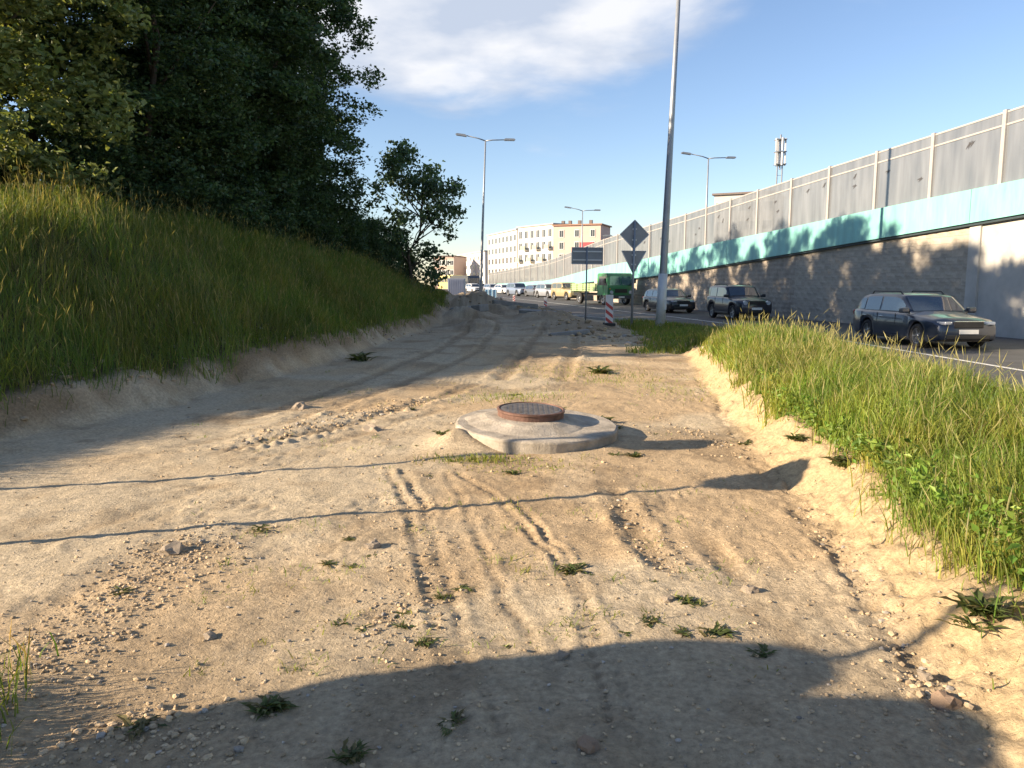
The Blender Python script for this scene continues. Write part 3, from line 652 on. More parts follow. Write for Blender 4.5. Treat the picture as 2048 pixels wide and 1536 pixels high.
weeds = [(520, 1062, 1.0, 0, 'dandelion-like weed with dark leaves alone on the pale sand'), (705, 1135, .9, 2, 'flat straggling weed beside a small stone in the dirt'), (745, 1115, .6, 2, 'flat straggling weed beside a small stone in the dirt'),
         (1142, 1140, 1.15, 1, 'dense dark weed clump in the middle of the tyre ruts'), (1175, 1150, .7, 2, 'small flat weed leaning against the dense weed clump in the ruts'), (1300, 1250, .9, 2, 'sprawling weed with grey leaves on the sand'), (1430, 1268, .7, 0, 'small weed with short shadow on smooth sand'),
         (1525, 1305, .55, 0, 'tiny weed on smooth sand near the foot of the ledge'), (540, 1418, 1.1, 1, 'largest dark weed lying in the broad shadow on the dirt'), (905, 1445, .9, 2, 'flat sparse weed in the broad shadow next to a rut'), (705, 1510, .8, 1, 'upright weed in the broad shadow far from the ruts'),
         (1113, 828, 1.0, 3, 'tall weed growing behind the manhole lid'), (885, 893, 1.3, 1, 'leafy weed against the side of the manhole slab'), (1205, 848, 1.2, 3, 'leafy weed at the back edge of the manhole slab'), (1228, 862, 1.0, 1, 'leafy weed at the back edge of the manhole slab'),
         (1268, 915, 1.1, 1, 'dark weed just beside the manhole slab'), (1490, 893, 1.1, 0, 'weed at the foot of the sandy ledge'), (1590, 905, 1.5, 1, 'weed hanging on the sandy ledge'), (1965, 1245, 1.3, 1, 'broad-leaved weed at the ledge edge below the grass'), (1940, 1260, 1.0, 0, 'broad-leaved weed at the ledge edge below the grass'),
         (1690, 960, 1.2, 3, 'weed at the ragged lower edge of the tall grass'), (1200, 742, 2.2, 3, 'bushy weed on the sunny dirt beyond the manhole'), (1035, 790, 1.5, 2, 'spreading weed beyond the manhole lid'), (240, 1190, .8, 2, 'low weed among gravel on the dirt track'), (720, 725, 2.6, 3, 'dark bushy weed at the foot of the cut bank'),
         (805, 1225, .7, 2, 'small weed between the tyre ruts'), (850, 1285, .6, 2, 'small weed between the tyre ruts'), (1370, 1205, .8, 2, 'thin weed on the sand right of the ruts'), (270, 1450, .7, 0, 'weed in the sunny gap of the broad shadow')]
rw_ = random.Random(4)
for i in range(22):
    weeds.append((rw_.uniform(620, 1480), 770+520*rw_.random(), rw_.uniform(.4, .8), rw_.choice((0, 2, 2)), 'small low weed scattered on the sandy track'))
for (px, py, sc, k, lb_) in weeds:
    if lb_.startswith('small low') and np.hypot(*(np.array(G(px, py))-MAN)) < 1.0: continue
    x, y = G(px, py, .12 if px > 1580 and py < 1300 else 0.0)
    o = empty('weed_plant', (x, y, HZ(x, y)-.004), random.uniform(0, 6)); o.scale = (sc, sc, sc); tag(o, lb_, 'weed', 'weeds on the dirt track')
    wseed = int(px*7+py); rw = random.Random(wseed); put('leaves', weed_mesh(wseed, {0: 24, 1: 60, 2: 34, 3: 60}[k]+rw.randrange(-8, 20), (.11, .09, .075, .13)[k]*rw.uniform(.8, 1.2), (.6, .8, .35, 1.1)[k]*rw.uniform(.7, 1.3)), MGR, o)

# broad-leaved growth along the ragged lower edge of the verge
r_ = np.random.default_rng(91); cc = []
for k in range(420):
    y = 2.2+7.5*r_.random()**1.6; x = float(foot_r(y))+.42+abs(r_.normal(0, .28))+(.1 if y < 4 else 0); cc.append((x, y, HZ(x, y)+r_.uniform(.02, .20 if y > 4 else .26)))
vg = leaves_mesh('verge_weeds', np.array(cc), 16, .055, .055, .5, (np.array((.10, .20, .03)), np.array((.20, .27, .05))), 92)
tag(put('verge_weeds', vg, MGR), 'broad-leaved green weeds along the ragged lower edge of the verge grass', 'weeds', kind='stuff')
# wisps of grass over the track
xy = []
for k in range(130):
    px, py = r_.uniform(350, 1550), 740+600*r_.random()**1.4; x, y = G(px, py)
    if not (foot_l(y)+.3 < x < foot_r(y)-.1): continue
    n_ = int(r_.integers(4, 26)); xy.append(np.stack([x+r_.normal(0, .05, n_), y+r_.normal(0, .05, n_)], -1))
xy = np.concatenate(xy); xy = xy[np.hypot(xy[:, 0]-MAN[0], xy[:, 1]-MAN[1]) > .92]; n_ = len(xy)
tag(put('grass_wisps', blades('grass_wisps', xy, .015+.05*r_.random(n_), .004+.003*r_.random(n_), .9+.6*r_.random(n_), gy, 95, 0), MGR), 'thin wisps of grass scattered over the sandy track', 'grass', kind='stuff')
# ------------------------------------------------------------------ manhole
MCO = mat('old_concrete', (.36, .32, .26), .95, var=.38, scale=5, bump=.012, bscale=45, spec=.25)
MRU = mat('rusty_iron', (.15, .085, .065), .75, metal=.35, var=.45, scale=9, bump=.004, bscale=60)
MLI = mat('iron_lid', (.15, .135, .125), .6, metal=.5, var=.35, scale=12, bump=.003, bscale=90)
mh = empty('manhole', (MAN[0], MAN[1], -.035)); mh.rotation_euler = (R(2.2), R(1.8), 0); tag(mh, 'round concrete manhole slab with a rusty iron lid sticking out of the dirt', 'manhole')
MB().lathe([(.81, -.15), (.835, -.1), (.845, .19), (.838, .205), (.82, .213), (.45, .218), (.3, .22)], 96, wob=.009).build('slab', MCO, mh, smooth=False)
MB().lathe([(.86, -.2), (.90, -.05), (.895, .01), (.86, .025), (.6, .03)], 64, wob=.008).build('lower_ring', MCO, mh, (.10, -.05, -.015))
MB().lathe([(.66, .205), (.60, .225), (.50, .25), (.43, .275), (.39, .28), (.3, .28)], 64, c=(-.10, .0, 0), wob=.03).build('mortar_collar', MCO, mh)
fr_ = MB().lathe([(.37, .24), (.385, .25), (.385, .265), (.345, .27), (.345, .325), (.355, .333), (.355, .353), (.335, .357), (.325, .34)], 56, c=(-.06, .04, 0), close=False).build('iron_frame', MRU, mh)
ld = MB(); ld.lathe([(.322, .29), (.322, .346), (.312, .351), (.1, .351)], 56, c=(-.06, .04, 0))
for k in range(-5, 6):
    for j in range(-5, 6):
        if math.hypot(k, j) < 5.1: ld.box((-.06+k*.053, .04+j*.053, .353), (.03, .03, .008))
ld.build('lid', MLI, mh)
# ------------------------------------------------------------------ stones and gravel
def lump(seed, n=1):
    r = random.Random(seed); b = bmesh.new(); bmesh.ops.create_icosphere(b, subdivisions=n, radius=1)
    s_ = (r.uniform(.8, 1.3), r.uniform(.7, 1.1), r.uniform(.5, .85))
    for v in b.verts:
        k = 1+r.uniform(-.34, .3); v.co = Vector((v.co.x*s_[0]*k, v.co.y*s_[1]*k, v.co.z*s_[2]*k))
    return b
MSTN = mat('stone', (.36, .30, .23), .9, var=.3, scale=30, bump=.006, bscale=80, spec=.2)
MSTO = mat('reddish_stone', (.36, .26, .185), .9, var=.3, scale=30, bump=.006, bscale=80, spec=.2)
stones = [(1893, 1412, .055, 1, 'reddish fist-sized stone at the foot of the sandy ledge'), (745, 1098, .05, 0, 'grey stone with a long shadow beside a straggling weed'), (1335, 1205, .035, 0, 'small pale stone on smooth sand among thin weeds'), (745, 862, .09, 0, 'dark lump of earth at the end of the tyre tracks'),
          (345, 1105, .06, 0, 'grey clod lying at the edge of the gravelly patch'), (600, 815, .10, 0, 'dark clod in the tree shade on the dirt track'), (868, 640, .34, 1, 'large tan boulder at the foot of the cut bank'), (1175, 1500, .04, 1, 'reddish stone lying in the broad shadow'), (1500, 1185, .04, 0, 'clod in the soft sand near the ledge'), (1415, 720, .12, 0, 'pale block of stone at the foot of the ledge near the tree shade'),
          (1125, 1310, .03, 0, 'small clod between the tyre ruts'), (1850, 1360, .035, 0, 'pebble in the line of clods below the ledge'), (420, 1270, .03, 0, 'pebble on the gravelly patch'), (985, 870, .03, 0, 'small stone lying on the manhole mortar')]
for i, (px, py, sz, k, lb_) in enumerate(stones):
    x, y = G(px, py); b = lump(100+i, 2)
    me = bpy.data.meshes.new('stone'); b.to_mesh(me); b.free()
    if 'manhole' in lb_: continue
    o = put('stone', me, MSTO if k else MSTN, None, (x, y, HZ(x, y)+sz*.12), (0, 0, i)); o.scale = (sz, sz, sz); tag(o, lb_, 'stone')
lv = []
for s_ in range(4):
    b = lump(s_, 1); b.verts.ensure_lookup_table(); lv.append((np.array([v.co[:] for v in b.verts]), np.array([[v.index for v in f.verts] for f in b.faces]))); b.free()
r_ = np.random.default_rng(77); pts = []
def reg(n, px0, px1, py0, py1, s0, s1):
    px = r_.uniform(px0, px1, n); py = r_.uniform(py0, py1, n)
    for a, b_ in zip(px, py):
        x, y = G(a, b_); pts.append((x, y, s0+(s1-s0)*r_.random()**3))
def along(n, pl, sp, s0, s1):
    pl = [G(*p) for p in pl]
    for k in range(n):
        i = r_.integers(len(pl)-1); t = r_.random(); x = pl[i][0]*(1-t)+pl[i+1][0]*t+r_.normal(0, sp); y = pl[i][1]*(1-t)+pl[i+1][1]*t+r_.normal(0, sp*1.3); pts.append((x, y, s0+(s1-s0)*r_.random()**3))
reg(3600, 0, 2000, 930, 1536, .0025, .013); reg(600, 300, 1500, 780, 960, .006, .022)
along(2200, [(20, 1400), (150, 1270), (330, 1130), (380, 1080)], .18, .003, .018); along(350, [(100, 1500), (300, 1440), (420, 1490)], .09, .004, .022)
along(420, [(1600, 1010), (1700, 1130), (1790, 1260), (1830, 1370), (1900, 1430)], .06, .004, .024); along(260, [(720, 1290), (780, 1230), (830, 1180)], .10, .004, .018)
along(500, [(500, 880), (700, 840), (850, 800)], .16, .008, .035); along(300, [(1240, 1000), (1290, 1080), (1350, 1150)], .09, .004, .02); along(200, [(1500, 920), (1400, 880), (1340, 850)], .2, .006, .028)
along(700, [(0, 860), (300, 790), (500, 745), (700, 700), (850, 660)], .25, .01, .06); along(420, [(850, 1290), (830, 1130), (790, 980)], .12, .003, .016); along(900, [(900, 640), (1000, 620), (1150, 650), (1280, 690)], .8, .02, .14)
A = np.array(pts); hz = height(A[:, 0], A[:, 1]); keep = np.hypot(A[:, 0]-MAN[0], A[:, 1]-MAN[1]) > .9
A = A[keep]; hz = hz[keep]; V = []; T = []; cl = []; o0 = 0
for k, (x, y, s_) in enumerate(A):
    vv, ff = lv[k % 4]; th = r_.uniform(0, 6.28); c, s2 = math.cos(th), math.sin(th)
    s_ *= .8; V.append(np.stack([x+s_*(vv[:, 0]*c-vv[:, 1]*s2), y+s_*(vv[:, 0]*s2+vv[:, 1]*c), hz[k]+s_*(vv[:, 2]+.3)], -1)); T.append(ff+o0); o0 += len(vv)
    base = np.array((.44, .34, .22)) if r_.random() < .88 else np.array((.33, .30, .26))
    cl.append(np.repeat((base*r_.uniform(.55, 1.15))[None], len(vv), 0))
gm = mesh_np('gravel', np.concatenate(V), None, np.concatenate(T), np.concatenate(cl))
tag(put('gravel', gm, mat('clods', attr='Col', rough=.95, var=.2, scale=60, spec=.15)), 'loose clods and gravel strewn over the dirt track', 'gravel', kind='stuff')
# ------------------------------------------------------------------ lamps
MPO = mat('galvanised', (.27, .295, .325), .5, metal=.45, var=.12, scale=3)
MPB = mat('pole_sleeve', (.52, .54, .55), .55, metal=.2, var=.12, scale=3)
def lamp(x, y, z, h, r0, lean, rz, label, span=4.1, sleeve=0.0, single=False):
    o = empty('street_lamp', (x, y, z)); tag(o, label, 'street lamp')
    top = Vector((lean, 0, h))
    pts = [top*t for t in (0, .12, .3, .6, 1)]
    put('pole', MB().tube([p-Vector((0, 0, .15 if i == 0 else 0)) for i, p in enumerate(pts)], [r0, r0*.95, r0*.84, r0*.66, r0*.42], 14).mesh('pole', True), MPO, o)
    if sleeve:
        put('base_sleeve', MB().tube([top*0, top*(sleeve/h)], [r0*1.18, r0*1.1], 14).mesh('base_sleeve', True), MPB, o)
        MB().box((r0*.9, -r0*.8, .9), (.12, .03, .42), bev=.01).build('service_door', MPB, o)
        MB().box((0, 0, .01), (.5, .5, .06), bev=.01).build('base_plate', MPB, o)
    c, s_ = math.cos(rz), math.sin(rz)
    for sg in ((1,) if single else (-1, 1)):
        a = Vector((c, s_, 0))*sg; rise = .34 if sg < 0 else .04
        e = top+a*span/2+Vector((0, 0, rise))
        arm = put('arm', MB().tube([top-Vector((0, 0, .05)), top+a*.5+Vector((0, 0, rise*.35)), e-a*.55], [r0*.4, r0*.34, r0*.3], 8).mesh('arm', True), MPO, o)
        hd = MB().prism([(-.4, -.05), (.32, -.07), (.4, 0), (.3, .07), (-.3, .09), (-.42, .03)], 'y', -.14, .14).build('lamp_head', MPO, o, e-a*.3, (0, -math.atan2(rise, span/2), math.atan2(a.y, a.x)))
    return o
x, y = G(1320, 657, -.05); lamp(x, y, HZ(x, y), 13.2, .155, .42, .12, 'tall leaning grey lamp pole with pale base beside the road signs', sleeve=2.05)
lamp(-2.35, 57, .1, 11.8, .12, .45, .05, 'double-armed street lamp standing by the sand heaps beyond the trees')
p = P(1417, 316, 64); lamp(p.x-.1, 64, 1.6, p.z-1.6, .12, .1, .05, 'double-armed street lamp rising behind the noise screen', 4.3)
p = P(1165, 421, 92); lamp(p.x, 92, .8, p.z-.8, .12, 0, .05, 'far double-armed street lamp above the peach building', 4.1)
p = P(1216, 477, 75); lamp(p.x+.3, 71.5, .2, p.z-.2, .09, 0, math.pi, 'short single-headed lamp beside the end of the ramp', 2.2, single=True)
# ------------------------------------------------------------------ road signs seen from behind
MSB = mat('sign_back', (.23, .245, .265), .5, metal=.5, var=.1, scale=3)
MSE = mat('sign_edge', (.62, .63, .64), .45, metal=.4, var=.05)
def sgn_post(root, h, r0=.038):
    put('post', MB().tube([(0, 0, -.2), (0, 0, h)], r0, 12).mesh('post', True), MPO, root)
def plate(root, pts, name, mt=None, y=.05, th=.02):
    MB().prism(pts, 'y', y, y+th).build(name, mt or MSB, root)
    ps = [Vector((p[0], p[1], 0)) for p in pts]; c = sum(ps, Vector())/len(ps); e = MB(); n_ = len(ps)
    for i in range(n_):
        a, b = ps[i], ps[(i+1) % n_]
        e.tube([(a.x, y-.01, a.y), (b.x, y-.01, b.y)], .016, 6)
    r = MB(); r.bm.free(); r.bm = e.bm
    return r.build(name+'_rim', MSE, root)
x, y = G(1263, 655); z = HZ(x, y); s1 = empty('road_sign', (x, y, z)); tag(s1, 'post carrying a diamond sign above an inverted triangle sign, seen from behind', 'road sign')
s1.rotation_euler = (0, R(.8), 0)
def zz(py, Y): return P(1024, py, Y).z
sgn_post(s1, zz(443, y)-z, .045); k = y/F
zc_ = zz(469, y)-z; plate(s1, [(0, zc_+.54), (.54, zc_), (0, zc_-.54), (-.54, zc_)], 'diamond_plate')
zt = zz(502, y)-z; plate(s1, [(-.46, zt), (.46, zt), (.03, zt-.80), (-.03, zt-.80)], 'triangle_plate')
for q in (zc_+.2, zc_-.2, zt-.15, zt-.5): MB().box((0, .03, q), (.16, .07, .05)).build('clamp', MSE, s1)
x, y = G(1171, 641); z = HZ(x, y); s2 = empty('road_sign', (x, y, z)); tag(s2, 'single post with a wide rectangular sign board seen from behind', 'road sign'); s2.rotation_euler = (0, R(.6), 0)
za, zb = zz(495, y)-z, zz(528, y)-z; sgn_post(s2, za+.05, .035); plate(s2, [(-.68, zb), (.72, zb), (.72, za), (-.68, za)], 'board')
for q in (za-.18, zb+.18): MB().box((.02, .03, q), (1.3, .05, .05)).build('stiffener', MSE, s2)
# off frame, sunny side: round signs, plus unseen oval boards added to cast shadow
def disc_sign(x, y, zc, rad, top, label, tall=1.0):
    z = HZ(x, y); o = empty('road_sign', (x, y, z)); tag(o, label, 'road sign')
    put('post', MB().tube([(0, 0, -.2), (0, 0, top-z)], .03, 12).mesh('post', True), MPO, o)
    d = put('disc', MB().lathe([(rad*.97, -.012), (rad, 0), (rad*.97, .012)], 40, axis='y').mesh('disc'), MSB, o, (0, 0, zc-z), (0, 0, SUN_PHI+math.pi/2)); d.location += Vector((math.cos(SUN_PHI), math.sin(SUN_PHI), 0))*.05
    d.scale = (1, 1, tall)
    return o
ck = 1/math.tan(SUN_EL)
def from_shadow(px, py, zg, zc):        # post foot for a disc at height zc whose shadow centre is at that pixel
    x, y = G(px, py, zg); L = (zc-zg)*ck; return x-L*math.cos(SUN_PHI), y-L*math.sin(SUN_PHI)
x, y = from_shadow(1530, 955, .04, 2.15); disc_sign(x, y, 2.15, .27, 2.4, 'round road sign on a thin post throwing its long shadow onto the ledge')
x, y = from_shadow(1330, 893, 0, 2.55); disc_sign(x, y, 2.55, .22, 2.8, 'round road sign on a thin post, throwing its shadow beside the manhole slab')
x, y = from_shadow(915, 1432, 0, 1.75); disc_sign(x, y, 1.75, .42, 3.3, 'unseen oval board added to cast the broad shadow on the near dirt', 1.45)
x, y = from_shadow(1100, 1610, 0, 1.75); disc_sign(x, y, 1.75, .44, 2.3, 'second unseen oval board added to widen the broad shadow', 1.45)
# ------------------------------------------------------------------ red and white beacons, tank, site box
MRD = mat('beacon_red', (.42, .05, .045), .5, var=.1); MWH = mat('beacon_white', (.62, .61, .6), .5, var=.1); MRB = mat('rubber_foot', (.03, .03, .032), .85)
def beacon(px, py, h, label, sg=1):
    x, y = G(px, py); z = HZ(x, y); o = empty('traffic_beacon', (x, y, z)); tag(o, label, 'beacon', 'red and white beacons along the road works')
    w_ = h*.25; MB().box((0, 0, .05), (.4, .7, .11), bev=.02).build('foot', MRB, o)
    MB().box((0, 0, .11+(h-.11)/2), (w_, .03, h-.11), bev=.006).build('board', MWH, o)
    nb = 3
    for k in range(nb):
        z0 = .16+(h-.3)*(k+.15)/nb; dz = (h-.2)/nb*.42; sl_ = sg*w_*.75
        MB().prism([(-w_/2+.01, z0), (w_/2-.01, z0+sl_), (w_/2-.01, z0+sl_+dz), (-w_/2+.01, z0+dz)] if z0+sl_+dz < h else [(-w_/2+.01, z0), (w_/2-.01, h-.03), (-w_/2+.01, h-.03)], 'y', -.021, -.016).build('red_stripe', MRD, o)
beacon(1218, 656, 1.15, 'red and white striped beacon standing before the green truck', -1); beacon(1091, 612, 1.0, 'red and white striped beacon before the beige car', -1); beacon(1028, 604, .9, 'red and white striped beacon beside the blue tank')
x, y = 63*ray(982, 600)[0]/ray(982, 600)[1], 63; z = HZ(x, y)+.1; o = empty('water_tank', (x, y, z)); tag(o, 'pale blue plastic tank in a frame by the sand heaps', 'tank')
MTK = mat('tank_plastic', (.22, .40, .58), .5, var=.12); MB().box((0, 0, .62), (1.0, .9, .85), bev=.08).build('tank', MTK, o)
MB().box((0, 0, .09), (1.05, .95, .14), bev=.01).build('pallet', MRB, o)
for a in (-.48, -.16, .16, .48): MB().tube([(a, -.48, .15), (a, -.48, 1.08)], .02, 6).build('cage_bar', MPO, o)
p = P(912, 592, 92); o = empty('site_container', (p.x, 92, p.z)); tag(o, 'blue-grey site container at the end of the dirt track', 'container'); MCT = mat('container_paint', (.20, .23, .31), .6, var=.12, scale=1)
MB().box((0, 1.5, 1.0), (1.95, 3, 2.0), bev=.03).build('body', MCT, o)
for k in range(9): MB().box((-.84+.21*k, -.02, 1.0), (.08, .05, 1.8)).build('rib', MCT, o)
MB().box((0, 1.5, 2.03), (2.0, 3.05, .08)).build('roof', MCT, o)

# rubble and slabs left by the road works
MSL = mat('slab_grey', (.24, .235, .225), .9, var=.2, scale=4, bump=.005)
for i, (px, py, l_, w_, h_, rz, lb_) in enumerate(((1030, 622, 2.2, .5, .22, .25, 'long concrete slab lying on the sand heap'), (1075, 628, 1.6, .45, .18, -.3, 'short concrete slab lying beside the beacon'), (960, 628, .7, .45, .3, 1.0, 'broken concrete lump on the sand heap'), (1140, 646, 1.3, .35, .15, .1, 'flat kerb stone lying loose near the sign post'), (925, 622, 1.2, .5, .3, -.5, 'pale broken slab below the site container'))):
    x, y = G(px, py, .35); o = MB().box((0, 0, 0), (l_, w_, h_), bev=.03).build('rubble_block', MSL, None, (x, y, HZ(x, y)+h_*.4), (.12*math.sin(i*2), .1*math.cos(i), rz)); tag(o, lb_, 'concrete')
# ------------------------------------------------------------------ far buildings
MGL = mat('window_glass', (.05, .06, .07), .15, var=.2, spec=.6); MFR = mat('window_frame', (.6, .6, .58), .6)
MDR = mat('dark_roof', (.16, .13, .12), .8, var=.2)
def building(A, B, dep, ztop, zb, col, label, floors, cols, ww=1.1, wh=1.5, balc=None, frontcols=0, roofcol=None, first=.6, name='apartment_building', plinth=None):
    A = Vector((A[0], A[1], 0)); B = Vector((B[0], B[1], 0)); t = (B-A).normalized(); L = (B-A).length; ang = math.atan2(t.y, t.x)
    o = empty(name, (A.x, A.y, zb), ang); tag(o, label, 'building')      # local: x along facade, y behind it
    sg = 1
    h = ztop-zb; mw = mat('plaster_'+str(round(A.x, 1)), col, .9, var=.07, scale=.35, bump=.004, bscale=8)
    MB().box((L/2, dep/2, h/2), (L, dep, h)).build('wall', mw, o)
    rf = MB().box((L/2, dep/2, h+.14), (L+.7, dep+.7, .28)).build('roof', roofcol or MDR, o)
    wm = None
    fh = (h-first-.6)/floors; sp = L/cols
    fm = MB().box((0, -.03, 0), (ww+.2, .10, wh+.2)).mesh('window'); fm.materials.append(MFR)
    pm = MB().box((-ww*.26, -.085, 0), (ww*.44, .02, wh*.92)).box((ww*.26, -.085, 0), (ww*.44, .02, wh*.92)).mesh('panes')
    p1 = MB().box((0, -.085, 0), (ww*.42, .02, wh*.92)).mesh('pane'); p1.materials.append(MGL)
    for f in range(floors):
        for c in range(cols):
            q = put('window', fm, None, o, (sp*(c+.5), 0, first+fh*(f+.5)+.15))
            for s_ in (-1, 1): put('pane', p1, None, q, (s_*ww*.25, 0, 0))
            if balc and (c+f) % balc == 0 and f < floors-1:
                MB().box((0, -.6, 0), (sp*.7, 1.1, .14)).build('balcony_slab', mw, o, (sp*(c+.5), 0, first+fh*(f+.5)-.75))
                MB().box((0, -1.13, .5), (sp*.7, .05, .95)).build('balcony_front', mat('balcony_rail', (.42, .36, .26), .7), o, (sp*(c+.5), 0, first+fh*(f+.5)-.75))
    bpy.data.meshes.remove(pm)
    return o, L, h, t
cream = (.62, .58, .50)
# peach end block: front faces the viewer
a = P(1107, 560, 182); b = P(1200, 560, 178); zt = P(1107, 452, 182).z
pe, L_, h_, _ = building(a, b, 9, zt, .3, (.60, .42, .36), 'peach-fronted apartment block with red shop boards behind the ramp', 5, 3, 1.0, 1.6, roofcol=mat('cornice', (.34, .20, .14), .85))
MRS = mat('red_board', (.42, .07, .08), .5, var=.1)
for (x0, x1, z0, z1) in ((L_*.56, L_*.86, h_*.66, h_*.74), (L_*.60, L_*.80, h_*.57, h_*.62)): MB().box(((x0+x1)/2, -.12, (z0+z1)/2), (x1-x0, .18, z1-z0)).build('shop_board', MRS, pe)
for x_ in (1.5, 3.2, 5.5, 8.2): MB().box((x_, 2.5, h_+.75), (.7, .7, 1.1)).build('chimney', MDR, pe)
def pb(px, Y): 
    v = P(px, 560, Y); return (v.x, v.y)
building(pb(1036, 194), pb(1106, 182.2), 12, P(1036, 456, 194).z, .3, (.66, .63, .55), 'cream apartment block with stacked balconies adjoining the peach one', 5, 6, 1.35, 1.9, balc=2, roofcol=mat('grey_roof', (.36, .36, .36), .8))
building(pb(976, 222), pb(1034, 197), 12, P(976, 472, 222).z, .3, (.60, .57, .52), 'long pale grey apartment block beyond the cream one', 5, 8, 1.9, 1.6, roofcol=mat('grey_roof2', (.42, .42, .42), .8))
building(pb(916, 262), pb(970, 226), 12, P(916, 512, 262).z, .3, (.66, .64, .60), 'low white block at the far end of the street', 4, 7, 1.7, 1.2, roofcol=mat('grey_roof3', (.5, .5, .5), .8))
building(pb(868, 232), pb(908, 230), 10, P(880, 513, 231).z, .3, (.50, .38, .32), 'small pinkish house with dark roof partly behind the tree', 3, 5, 1.1, 1.4, name='house')
# building top and mast seen over the noise screen
zt = P(1480, 388, 120).z
building(pb(1424, 122), pb(1542, 118), 10, zt, 0, (.48, .46, .44), 'flat grey building top just showing over the noise screen', 5, 5, 1.4, 1.4, name='office_building')
p = P(1562, 272, 112); o = empty('cell_mast', (p.x, 112, 0)); tag(o, 'white cell antenna mast behind the noise screen', 'mast')
MAN_M = mat('antenna_white', (.60, .60, .60), .5, var=.05)
for s_ in (-.35, .35): MB().tube([(s_, 0, 0), (s_, 0, p.z-4.0)], .10, 8).build('mast_leg', MPO, o)
MB().tube([(0, 0, p.z-4.6), (0, 0, p.z+.2)], .12, 8).build('mast_pole', MPO, o)
for k, (ax, ay) in enumerate(((-.62, -.3), (.1, -.65), (.66, -.1), (-.2, .5))):
    for j in range(2): MB().box((ax, ay, p.z-1.2-2.0*j), (.34, .2, 1.75), rz=k*.7, bev=.03).build('antenna_panel', MAN_M, o)
for j in range(3): MB().box((0, 0, p.z-.5-1.7*j), (1.5, 1.2, .1)).build('bracket', MPO, o)
for j in range(12): MB().box((0, 0, 4+1.3*j), (.7, .05, .05)).build('rung', MPO, o)
# ------------------------------------------------------------------ vehicles (local: +x forward, z up)
MGS = mat('car_glass', (.03, .042, .06), .04, var=.05, spec=1.0, coat=1.0); MTY = mat('tyre', (.022, .022, .023), .85); MRM = mat('alloy', (.38, .39, .40), .35, metal=.8, var=.08)
MBLK = mat('black_trim', (.02, .02, .022), .5); MHL = mat('headlamp', (.42, .45, .50), .12, spec=.8); MPL = mat('plate_white', (.7, .7, .68), .5, var=.05); MTL = mat('tail_lamp', (.35, .03, .03), .25); MCH = mat('chrome', (.6, .6, .6), .2, metal=.9); MSEAM = mat('seam', (.008, .008, .009), .8)
MIND = mat('lamp_orange', (.6, .22, .04), .3)
def paint(name, col, metal=.35): return mat('paint_'+name, col, .32, metal, var=.03, coat=.6)
_tyre = MB().lathe([(.66, -.34), (.93, -.36), (1.0, -.24), (1.0, .24), (.93, .36), (.66, .34)], 36, axis='y', close=True).mesh('tyre', True)
def rim_mesh(k):
    b = MB().lathe([(.67, -.3), (.67, .3), (.60, .28), (.57, -.1), (.60, -.28)], 36, axis='y', close=True)
    b.lathe([(.14, -.05), (.14, .22), (.09, .26), (.02, .26)], 16, axis='y')
    for i in range(k):
        a = 2*math.pi*i/k; M_ = Matrix.Rotation(a, 4, 'Y')
        b.box((.36, .16, 0), (.50, .08, .15 if k < 7 else .10), mtx=M_)
    b.lathe([(.6, -.06), (.6, -.02), (.05, -.02), (.05, -.06)], 24, axis='y', close=True)
    return b.mesh('wheel')
_rims = {5: rim_mesh(5), 9: rim_mesh(9)}; [m_.materials.append(MRM) for m_ in _rims.values()]; _tyre.materials.append(MTY)
def add_wheels(o, xs_, half, r, wd, spokes=5):
    for x in xs_:
        for s_ in (-1, 1):
            wv = put('wheel', _rims[spokes], None, o, (x, s_*half, r), (0, 0, 0 if s_ > 0 else math.pi)); wv.scale = (r, wd/.72, r); put('tyre', _tyre, None, wv)
